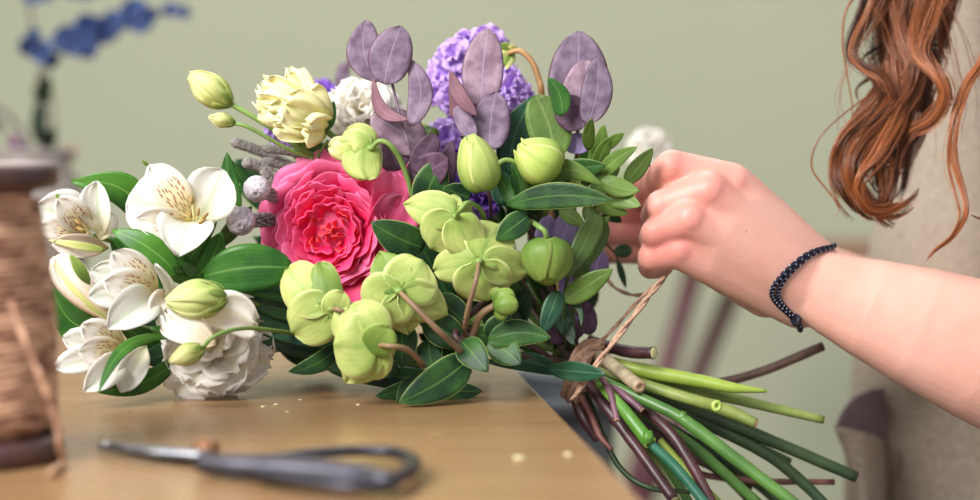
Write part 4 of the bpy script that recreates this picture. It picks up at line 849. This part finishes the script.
b = MB(); twist(b, spline([P(572, 400, .966), P(600, 360, .955), P(640, 308, .962), P(664, 277, .972)], 16), .0015, .35); build(b, 'pulled_strand', 'jute', tw)
b = MB(); twist(b, spline([P(592, 350, .985), P(614, 328, .975), P(641, 298, .975), P(664, 278, .978)], 14), .0010, .35); build(b, 'pulled_strand', 'jute', tw)
b = MB(); twist(b, spline([P(666, 276, .985), P(654, 290, 1.0), P(634, 295, 1.01), P(612, 285, 1.02), P(600, 262, 1.02), P(596, 240, 1.01)], 12), .0010, .4); build(b, 'loose_loop', 'jute', tw)
# ================================================================== PERSON
def skin_mat():
    t = NT('skin'); o_ = t.add('ShaderNodeTexCoord').outputs['Object']
    at = t.add('ShaderNodeAttribute', attribute_name='flush').outputs['Fac']
    n1 = t.noise(28, o_, 4); n2 = t.noise(700, o_, 3); n3 = t.noise(9, o_, 2)
    c = t.mix(t.ramp(n1, .3, .7), srgb((214, 158, 140)), srgb((226, 178, 162)))
    c = t.mix(t.math('MULTIPLY', t.ramp(n3, .35, .65), .3), c, srgb((222, 158, 140)))
    c = t.mix(t.math('MULTIPLY', at, .6), c, srgb((214, 106, 106)))
    sp = t.add('ShaderNodeTexVoronoi', {'Vector': o_, 'Scale': 38.0, 'Randomness': 1.0}).outputs['Distance']
    c = t.mix(t.math('MULTIPLY', t.ramp(sp, .045, .03), .3), c, srgb((170, 104, 80)))
    return t.finish(c, .46, 0, None, n2, .22, .0006, .4, **{'Subsurface Weight': .25, 'Subsurface Radius': (.012, .004, .002), 'Subsurface Scale': .25})
M['skin'] = skin_mat()
def Q(x, y, d, rpx): return (P(x, y, d), rpx*d/F)
spheres = []; flesh = MB()
def chain(pts, step=0):
    for (a, ra), (b_, rb) in zip(pts[:-1], pts[1:]): flesh.tube([a, a.lerp(b_, .5), b_], [ra, (ra+rb)/2, rb], 28)
    spheres.extend(pts)
# right hand: knuckles index..little, wrist radial..ulnar
MCP = [Q(732, 184, .970, 21.5), Q(708, 192, .960, 21.5), Q(689, 219, .958, 20.5), Q(679, 249, .966, 20)]
WR = [Q(815, 262, .985, 24), Q(809, 276, .978, 25), Q(804, 291, .978, 25), Q(799, 305, .984, 24)]
fing = [[Q(672, 167, .968, 17.5), Q(654, 184, .985, 15.5), Q(646, 198, 1.0, 13)],
        [Q(662, 206, .966, 16.5), Q(655, 216, .988, 15), Q(664, 217, 1.006, 13)],
        [Q(656, 233, .966, 15.5), Q(652, 241, .988, 14.5), Q(662, 240, 1.004, 13)],
        [Q(652, 257, .971, 14.5), Q(651, 266, .990, 13.5), Q(662, 266, 1.004, 12)]]
for m_, w_ in zip(MCP, WR): chain([m_, (m_[0].lerp(w_[0], .5)+FW*.0005, (m_[1]+w_[1])/2*1.03), w_])
for k in range(3):
    for t_ in (.2, .35, .5, .65, .8):             # flesh between the metacarpals
        a = MCP[k][0].lerp(MCP[k+1][0], t_)+FW*.0002; b_ = WR[k][0].lerp(WR[k+1][0], t_)
        chain([(a.lerp(b_, .10)+FW*.0012, .0108), (a.lerp(b_, .25), .0121), (a.lerp(b_, .6), .0130), (b_, .0134)], .3)
chain([(MCP[3][0].lerp(WR[3][0], .15)+FW*.012, .010), (MCP[3][0].lerp(WR[3][0], .75)+FW*.010, .015)])   # heel of the palm
chain([(MCP[1][0].lerp(WR[1][0], .15)+FW*.014, .010), (MCP[1][0].lerp(WR[1][0], .75)+FW*.012, .014)])
for m_, f_ in zip(MCP, fing): chain([m_]+f_, .15)
for m_, f_ in zip(MCP, fing):                     # knuckle heads
    spheres.append((m_[0]-FW*.0022+(m_[0]-f_[0][0]).normalized()*.0005, m_[1]*.86)); spheres.append((f_[0][0]-FW*.0006, f_[0][1]*1.03))
chain([Q(790, 252, 1.0, 22), Q(730, 214, 1.015, 22), Q(682, 194, 1.018, 17), Q(645, 184, 1.008, 13.5)])    # thumb
# forearm, elbow, upper arm, shoulder (continuous)
arm = [(812, 284, .978, 24, 12), (840, 297, .976, 27, 16), (872, 309, .974, 33, 18), (920, 327, .972, 41, 20), (980, 350, .972, 50, 21), (1060, 384, .975, 56, 22), (1130, 404, .985, 54, 16)]
for s_ in (-1, -.66, -.33, 0, .33, .66, 1):
    chain([Q(x+s_*o_*.38, y-s_*o_*.92, d, r+3*(1-s_*s_)) for x, y, d, r, o_ in arm], .3)
chain([Q(1135, 404, .99, 56), Q(1175, 390, 1.02, 56), Q(1190, 300, 1.08, 60), Q(1200, 100, 1.18, 66), Q(1200, -130, 1.27, 78), Q(1190, -230, 1.30, 80)])
chain([Q(1190, -230, 1.30, 78), Q(1100, -290, 1.34, 60), Q(1060, -330, 1.36, 56), Q(1050, -400, 1.36, 54)], .3)
# left hand and forearm behind the bouquet
LM = [Q(668, 196, 1.07, 19), Q(664, 214, 1.062, 19), Q(662, 232, 1.064, 18), Q(664, 250, 1.07, 16)]
LW = [Q(752, 232, 1.09, 23), Q(752, 244, 1.09, 23), Q(750, 254, 1.09, 23), Q(748, 262, 1.09, 22)]
for m_, w_ in zip(LM, LW): chain([m_, w_])
for k, m_ in enumerate(LM): chain([m_, (m_[0]+RT*-.021+UP*.001, .0093), (m_[0]+RT*-.034+FW*.010, .0085), (m_[0]+RT*-.026+FW*.020, .0078)], .18)
chain([Q(735, 228, 1.10, 20), Q(680, 188, 1.06, 16), Q(640, 196, 1.045, 14)])
chain([Q(750, 248, 1.09, 27), Q(850, 290, 1.13, 36), Q(960, 330, 1.19, 46), Q(1040, 330, 1.28, 50), Q(1060, 100, 1.40, 56), Q(1080, -200, 1.44, 66), Q(1090, -260, 1.38, 70)], .25)
mb = bmesh.new()
spheres = [s_ for i, s_ in enumerate(spheres)]
for c_, r_ in spheres:
    bmesh.ops.create_icosphere(mb, subdivisions=3, radius=r_, matrix=Matrix.Translation(c_))
fm_ = bpy.data.meshes.new('f'); fm_.from_pydata([tuple(v) for v in flesh.v], [], flesh.f); mb.from_mesh(fm_)
tmp = bpy.data.meshes.new('tmp'); mb.to_mesh(tmp); mb.free(); to = bpy.data.objects.new('tmp', tmp); COL.objects.link(to)
r1 = to.modifiers.new('r', 'REMESH'); r1.mode = 'VOXEL'; r1.voxel_size = .00125
s1 = to.modifiers.new('s', 'SMOOTH'); s1.factor = .5; s1.iterations = 7

dg = bpy.context.evaluated_depsgraph_get(); dg.update()
bm_ = bpy.data.meshes.new_from_object(to.evaluated_get(dg)); bpy.data.objects.remove(to); bm_.name = 'body'

per = thing('person', 'person in a taupe linen apron with bare forearm pulling twine, long wavy auburn hair', 'person', P(1080, 400, 1.33)*1.0)
porg = ROOTLOC[per.name]
import numpy as np
bb_ = bmesh.new(); bb_.from_mesh(bm_); bvh = BVHTree.FromBMesh(bb_); bb_.free()
red = [(m_[0]-FW*.01, .012, .55) for m_ in MCP]+[(f_[0][0]-FW*.006, .012, .55) for f_ in fing]+[(f_[1][0], .012, .6) for f_ in fing]+[(f_[2][0], .012, .8) for f_ in fing]+[(P(640, 186, 1.0), .016, 1), (P(630, 215, 1.05), .03, 1), (P(700, 280, .96), .02, .3), (P(690, 150, .95), .02, .35)]
fl = bm_.attributes.new('flush', 'FLOAT', 'POINT')
vc = np.empty(len(bm_.vertices)*3, 'f'); bm_.vertices.foreach_get('co', vc); vc = vc.reshape(-1, 3); vals = np.zeros(len(vc), 'f')
for c_, r_, k in red: vals += k*np.exp(-((vc-np.array(c_))**2).sum(1)/(r_*r_)*1.2)
fl.data.foreach_set('value', np.minimum(vals, 1))
bm_.vertices.foreach_set('co', (vc-np.array(porg)).astype('f').ravel())
bm_.materials.clear(); bm_.materials.append(M['skin']); bm_.polygons.foreach_set('use_smooth', [True]*len(bm_.polygons))
body = bpy.data.objects.new('body', bm_); COL.objects.link(body); body.parent = per; ROOTLOC['body'] = porg
# --- apron / linen dress
lt = NT('linen'); uvo, u_, v_ = uvn(lt)
def wv(axis, sc):
    s_ = lt.add('ShaderNodeVectorMath', {0: lt.add('ShaderNodeTexCoord').outputs['Object'], 1: sc}, operation='MULTIPLY').outputs[0]
    return lt.noise(1.0, s_, 3, .6)
wa, wb_ = wv(0, (1900, 1900, 120)), wv(1, (140, 140, 1900))
wc = lt.math('ADD', lt.math('MULTIPLY', wa, .5), lt.math('MULTIPLY', wb_, .5)); big = lt.noise(14)
c = lt.mix(lt.ramp(wc, .38, .62), srgb((122, 110, 98)), srgb((186, 172, 154)))
c = lt.mix(lt.math('MULTIPLY', lt.ramp(big, .4, .7), .25), c, srgb((142, 126, 116)))
M['linen'] = lt.finish(c, .9, 0, None, wc, .5, .0008, .15)
M['linendark'] = plain('dark linen', (106, 94, 98), (130, 116, 118), .9, 300, .4)  # darker, greyer linen for the inner side of the pocket
M['stitch'] = plain('stitching thread', (98, 84, 74), None, .8)
b = MB(); rows = []
secs = [(-.62, .262, .17, .13), (-.40, .258, .17, .13), (-.20, .250, .165, .125), (-.08, .2535, .16, .12), (.0, .258, .155, .115), (.06, .268, .152, .112), (.12, .281, .15, .11), (.18, .298, .15, .11), (.24, .317, .15, .11), (.32, .338, .155, .11), (.42, .345, .165, .11), (.46, .36, .16, .10), (.49, .40, .115, .085), (.505, .46, .05, .06)]
zz = [s_[0] for s_ in secs]; N = 90
for i in range(96):
    z = -.62+i/95*(1.125); k = max(j for j in range(len(secs)-1) if zz[j] <= z+1e-9); t_ = (z-zz[k])/(zz[k+1]-zz[k]); t_ = t_*t_*(3-2*t_)*.4+t_*.6
    lx, rx, ry = [secs[k][m]*(1-t_)+secs[k+1][m]*t_ for m in (1, 2, 3)]; row = []
    for j in range(N):
        a_ = 2*math.pi*j/N; cx, sy = math.cos(a_), math.sin(a_)
        fo = .0035*noise.noise(Vector((cx*3, sy*3, z*5)))+.002*noise.noise(Vector((cx*9, sy*9, z*14)))+.003*math.sin(a_*7+z*9)*max(0, min(1, (.1-z)*3))
        row.append(L(lx+rx+(rx+fo)*cx, 1.25+(ry+fo)*sy, z))
    rows.append(row)
o_ = b.grid(rows, True); b.fan([o_+95*N+j for j in range(N)], L(.51, 1.25, .51))
ap = build(b, 'linen_apron', 'linen', per)
def dressd(x, y):                                         # pixel -> point on the front of the apron
    dirv = (P(x, y, 1)-CAM).normalized(); h_ = abv.ray_cast(CAM, dirv); return h_[0]
abv = BVHTree.FromPolygons(b.v, b.f)
# sleeve on the upper arm
b = MB(); pp, rr = spline([P(1192, 130, 1.165), P(1200, 40, 1.2), P(1204, -100, 1.26), P(1185, -235, 1.30), P(1110, -270, 1.33)], 8, [.058, .057, .062, .068, .06]); b.tube(pp, rr, 32, rf=lambda i, j: 1+.05*noise.noise(Vector((i*.3, j*.5, 0))))
build(b, 'sleeve', 'linen', per)
# patch pocket gaping open
pk_pts = []
D_ = 1.165
lip = [(899, 447, None), (884, 440, None), (868, 434, 1.145), (850, 429, 1.135), (835, 428, 1.14)]
def pt3(x, y, d): 
    if d is None: return dressd(x, y)-FW*.0015
    return P(x, y, d)
top = [pt3(*q_) for q_ in lip]
bot = [pt3(*q_) for q_ in ((896, 640, None), (888, 640, None), (880, 640, 1.15), (874, 640, 1.142), (870, 640, 1.15))]
midr = [pt3(*q_) for q_ in ((897, 520, None), (886, 518, None), (872, 514, 1.145), (862, 510, 1.137), (858, 508, 1.145))]
m1 = [pt3(*q_) for q_ in ((898, 474, None), (886, 470, None), (870, 466, 1.144), (855, 461, 1.134), (847, 458, 1.142))]
rows = [spline(r_, 6) for r_ in (top, m1, midr, bot)]
cols = [spline([rows[i][j] for i in range(4)], 8) for j in range(len(rows[0]))]
b = MB(); b.grid(cols); pkt = build(b, 'pocket', 'linen', ap, solid=.0016)
back = [[P(835, 428, 1.142), P(842, 412, 1.155), P(854, 398, 1.17), P(870, 390, 1.19), P(884, 388, 1.21)], [P(847, 458, 1.145), P(856, 448, 1.165), P(866, 440, 1.18), P(876, 434, 1.20), P(888, 430, 1.215)], [P(858, 508, 1.148), P(864, 505, 1.17), P(872, 500, 1.19), P(880, 498, 1.205), P(888, 495, 1.215)], [P(870, 640, 1.15), P(874, 640, 1.17), P(878, 640, 1.19), P(884, 640, 1.205), P(890, 640, 1.215)]]
rows = [spline(r_, 6) for r_ in back]; cols = [spline([rows[i][j] for i in range(4)], 8) for j in range(len(rows[0]))]
b = MB(); b.grid(cols); build(b, 'pocket_back', 'linendark', ap, solid=.0016)
b = MB()
st = spline([dressd(x, y)-FW*.0024 for x, y in ((899, 448), (900, 460), (898, 474), (895, 481))], 8); b.tube(st, .0006, 5)
st = spline([pt3(897, 481, None)-FW*.0012, pt3(884, 474, None)-FW*.0012, P(869, 468, 1.1425), P(856, 464, 1.1325)], 8); b.tube(st, .00045, 5)
build(b, 'pocket_stitching', 'stitch', ap)
# --- hair
ht = NT('hair'); uvh, hu, hv = uvn(ht); oh = ht.add('ShaderNodeTexCoord').outputs['Object']
hn = ht.noise(26, oh, 3); hr = ht.add('ShaderNodeAttribute', attribute_name='tint').outputs['Fac']
c = ht.mix(hr, srgb((46, 24, 17)), srgb((182, 106, 58))); c = ht.mix(ht.math('MULTIPLY', ht.ramp(hn, .4, .65), .4), c, srgb((154, 88, 50)))  # shadow brown and highlight auburn painted into the strands by tint
M['hair'] = ht.finish(c, .33, .12, None, None, spec=.6)
hb_ = MB(); tint = []
def lock(pts, wpx, n, d=None, curl=1.0, taper=.35, base_t=.4):
    pts = [(x, y, d_*.935) if y > -60 else (x, y, d_*.96) for x, y, d_ in pts]
    ctr, ww = spline([P(*p_) for p_ in pts], 12, [x*p_[2]/F for x, p_ in zip(wpx if isinstance(wpx, (list, tuple)) else [wpx]*len(pts), pts)])
    m = len(ctr); cl = []
    for k in range(max(1, n//16)):
        a_ = R.uniform(0, 6.28); rr = math.sqrt(R.random()); cl.append((math.cos(a_)*rr, math.sin(a_)*rr*.6, R.uniform(0, 6.28), R.uniform(.05, .13), R.uniform(.1, .45)*curl, R.uniform(.78, 1.0), base_t+R.uniform(-.55, .5), R.uniform(-.04, .06)))
    for s_ in range(n):
        ox, oy, ph, fr, am, en, tt, tw_ = R.choice(cl); ox += R.gauss(0, .13); oy += R.gauss(0, .13); ph += R.uniform(-.25, .25); end = int(m*en*R.uniform(.93, 1.0)); tt = min(1, max(0, tt+R.uniform(-.18, .18)))
        if R.random() < .06: am *= 2.2; ph += R.uniform(-1, 1)
        pts_ = []
        for i in range(0, end, 2):
            t_ = (ctr[min(i+1, m-1)]-ctr[max(i-1, 0)]).normalized(); sx = t_.cross(FW); sx = sx.normalized() if sx.length > .05 else RT; sy = sx.cross(t_)
            w_ = ww[i]*.62; aa = i*tw_
            qx = ox*math.cos(aa)-oy*math.sin(aa)+am*math.sin(i*fr+ph); qy = oy*math.cos(aa)+ox*math.sin(aa)*.5+am*math.cos(i*fr*1.3+ph)
            pts_.append(ctr[i]+sx*qx*w_+sy*qy*w_)
        if len(pts_) < 3: continue
        r_ = R.uniform(.00014, .00030); k0 = len(hb_.v)
        hb_.tube(pts_, [r_*(1-.6*(i/len(pts_))**3) for i in range(len(pts_))], 4, caps=False); tint.extend([tt]*(len(hb_.v)-k0))
HT = [  # wavy locks: pixel path with depth, widths, strands
 ([(960, -420, 1.26), (930, -200, 1.2), (884, -40, 1.12), (872, 6, 1.11), (853, 48, 1.10), (862, 66, 1.095), (880, 80, 1.09), (888, 108, 1.09), (880, 140, 1.1)], [60, 50, 30, 22, 15, 14, 15, 14, 8], 70, .5),
 ([(965, -420, 1.26), (935, -200, 1.2), (895, -30, 1.14), (884, 40, 1.13), (890, 84, 1.12), (872, 112, 1.10), (846, 138, 1.09), (835, 166, 1.09), (842, 196, 1.085), (862, 218, 1.09), (882, 224, 1.1)], [60, 50, 36, 28, 24, 20, 15, 12, 12, 11, 5], 90, .45),
 ([(970, -420, 1.26), (940, -200, 1.2), (905, -30, 1.13), (898, 30, 1.11), (904, 74, 1.1), (886, 112, 1.09), (862, 142, 1.08), (852, 172, 1.075), (866, 200, 1.08), (892, 212, 1.085), (914, 200, 1.09), (920, 184, 1.1)], [60, 50, 38, 30, 26, 24, 18, 14, 14, 12, 9, 4], 100, .6),
 ([(975, -420, 1.27), (950, -200, 1.22), (925, -30, 1.15), (912, 34, 1.13), (920, 80, 1.12), (908, 118, 1.11), (884, 146, 1.1), (874, 176, 1.1), (884, 204, 1.1), (876, 222, 1.1)], [60, 54, 46, 36, 30, 30, 26, 22, 16, 6], 110, .3),
 ([(980, -420, 1.26), (960, -200, 1.2), (938, -30, 1.12), (928, 16, 1.1), (920, 50, 1.09), (936, 76, 1.08), (942, 96, 1.08), (928, 118, 1.085), (908, 132, 1.09), (898, 160, 1.09), (902, 190, 1.09)], [50, 44, 30, 24, 20, 16, 14, 14, 12, 9, 4], 90, .8),
 ([(985, -420, 1.28), (970, -200, 1.22), (948, -30, 1.15), (938, 20, 1.13), (928, 60, 1.13), (922, 110, 1.13), (910, 150, 1.12), (902, 186, 1.12), (888, 206, 1.12)], [60, 54, 36, 34, 30, 24, 20, 14, 5], 90, .25),
 ([(990, -420, 1.26), (972, -200, 1.2), (958, -40, 1.13), (950, 10, 1.12), (944, 40, 1.11), (950, 70, 1.1)], [46, 40, 24, 18, 12, 3], 40, .5),
 ([(895, 60, 1.1), (900, 110, 1.09), (880, 150, 1.07), (858, 182, 1.065), (870, 208, 1.07), (896, 206, 1.075), (906, 188, 1.08)], [14, 18, 16, 13, 12, 10, 3], 50, .75),
 ([(900, 70, 1.12), (872, 100, 1.11), (858, 120, 1.11), (872, 128, 1.12), (866, 150, 1.11), (846, 170, 1.1), (850, 200, 1.1), (868, 222, 1.1)], [16, 14, 10, 8, 10, 10, 8, 4], 40, .3),
 ([(905, 110, 1.1), (894, 150, 1.1), (888, 190, 1.09), (878, 216, 1.09), (896, 230, 1.09)], [22, 24, 18, 10, 3], 50, .5),
 ([(895, -40, 1.11), (850, 2, 1.1), (842, 40, 1.1), (846, 72, 1.1), (852, 110, 1.1), (846, 130, 1.1)], [8, 5, 4, 4, 4, 3], 7, .5),
 ([(870, 96, 1.1), (838, 120, 1.09), (818, 142, 1.09), (812, 168, 1.09), (828, 192, 1.09), (838, 208, 1.09), (830, 218, 1.09), (814, 217, 1.09)], [5, 3, 3, 2.5, 2.5, 2.5, 2, 1.5], 7, .5),
 ([(1010, -300, 1.13), (1000, -40, 1.1), (984, 50, 1.09), (966, 84, 1.085), (953, 120, 1.08), (952, 160, 1.08), (962, 196, 1.075), (964, 216, 1.07), (952, 236, 1.065), (934, 250, 1.06), (924, 262, 1.06)], [14, 14, 11, 9, 9, 8, 7, 6, 5, 4, 2], 42, .85),
 ([(1040, -300, 1.13), (1020, 60, 1.09), (1004, 170, 1.08), (985, 218, 1.075), (968, 216, 1.07)], [14, 10, 8, 6, 3], 20, .9),
 ([(890, 40, 1.12), (872, 52, 1.12), (866, 62, 1.12), (876, 74, 1.12), (858, 90, 1.12), (862, 108, 1.12)], [9, 8, 6, 5, 4, 2], 18, .3),
]
for pts_, w_, n_, tb_ in HT: lock(pts_, w_, int(n_*2.1), base_t=tb_)
for k in range(46):                                       # stray wisps
    x = R.uniform(866, 945); dx = R.choice((-1, -1, 1))*R.uniform(6, 46); d_ = R.uniform(1.09, 1.13)
    lock([(x+30, -120, d_), (x, -20, d_), (x+dx*.6, 50+R.uniform(-20, 20), d_), (x+dx, 110+R.uniform(-20, 20), d_), (x+dx*.4, 160+R.uniform(-10, 30), d_)], 3, 1, base_t=.6, curl=8)
hair = build(hb_, 'hair', 'hair', per)
ta = hair.data.attributes.new('tint', 'FLOAT', 'POINT'); ta.data.foreach_set('value', tint)
# --- bracelet
M['cord'] = None
ct_ = NT('braided cord'); uvb, bu, bv_ = uvn(ct_)
wv1 = ct_.math('SINE', ct_.math('ADD', ct_.math('MULTIPLY', bu, 330.0), ct_.math('MULTIPLY', bv_, 6.283)))
wv2 = ct_.math('SINE', ct_.math('SUBTRACT', ct_.math('MULTIPLY', bu, 330.0), ct_.math('MULTIPLY', bv_, 12.566)))
mk = ct_.math('MULTIPLY', ct_.ramp(wv1, .75, .9), ct_.ramp(wv2, .2, .6))
M['cord'] = ct_.finish(ct_.mix(mk, srgb((26, 24, 44)), srgb((206, 206, 220))), .6, 0, None, wv2, .6, .0006, .3)
wc_ = P(806, 287, .98)
ax1 = (P(880, 312, .975)-P(740, 240, .97)).normalized()
pa, pb = P(838, 243, .975), P(803, 331, .975); ua = (pa-pb).normalized(); ub = -FW
def ring(off, bow):
    pts = []
    for i in range(72):
        a_ = 2*math.pi*i/72; dr = ua*math.cos(a_)+ub*math.sin(a_); cen = (pa+pb)/2+FW*.004-RT*(bow*max(0, math.sin(a_))**1.2)-UP*0
        fr_ = cen+dr*.07; h_ = bvh.ray_cast(fr_, -dr, .07)
        q_ = (h_[0] if h_[0] else cen+dr*.024)+dr*off; pts.append(q_)
    for _ in range(3): pts = [(pts[i-1]+pts[i]*2+pts[(i+1) % 72])/4 for i in range(72)]
    return pts+[pts[0]]
bc = thing('bracelet', 'dark navy braided cord bracelet with white flecks on the wrist', 'bracelet', (pa+pb)/2)
p1, p2 = ring(.0015, .028), ring(.0013, .0245)
build(MB().tube(p1, .00135, 10, caps=False), 'cord', 'cord', bc)
build(MB().tube(p2, .00125, 10, caps=False), 'cord', 'cord', bc)
kn = min(p2, key=lambda p_: (p_-P(797, 331, .965)).length)
build(MB().ball(kn, .0031, (1, 1, 1.2), 10, bump=.2), 'knot', 'cord', bc)
# ================================================================== LIGHT
w = bpy.data.worlds.new('world'); SC.world = w; w.use_nodes = True
w.node_tree.nodes['Background'].inputs[0].default_value = (.93, .96, 1, 1); w.node_tree.nodes['Background'].inputs[1].default_value = .54
def area(name, loc, target, sx, sy, power, col):
    l = bpy.data.lights.new(name, 'AREA'); l.shape = 'RECTANGLE'; l.size = sx; l.size_y = sy; l.energy = power; l.color = col
    o = bpy.data.objects.new(name, l); COL.objects.link(o); o.location = loc
    o.rotation_euler = (Vector(target)-Vector(loc)).to_track_quat('-Z', 'Y').to_euler(); return o
area('soft_area_light', (-1.15, -.25, 1.25), (.0, 1.1, .05), 1.0, 1.0, 68, (1, .985, .96))  # soft daylight as from a window at upper left, out of view
area('soft_area_light', (-.2, 2.3, 1.8), (.1, 1.0, .05), 1.6, .8, 20, (1, .99, .97))  # weaker area lamp overhead, behind the bouquet
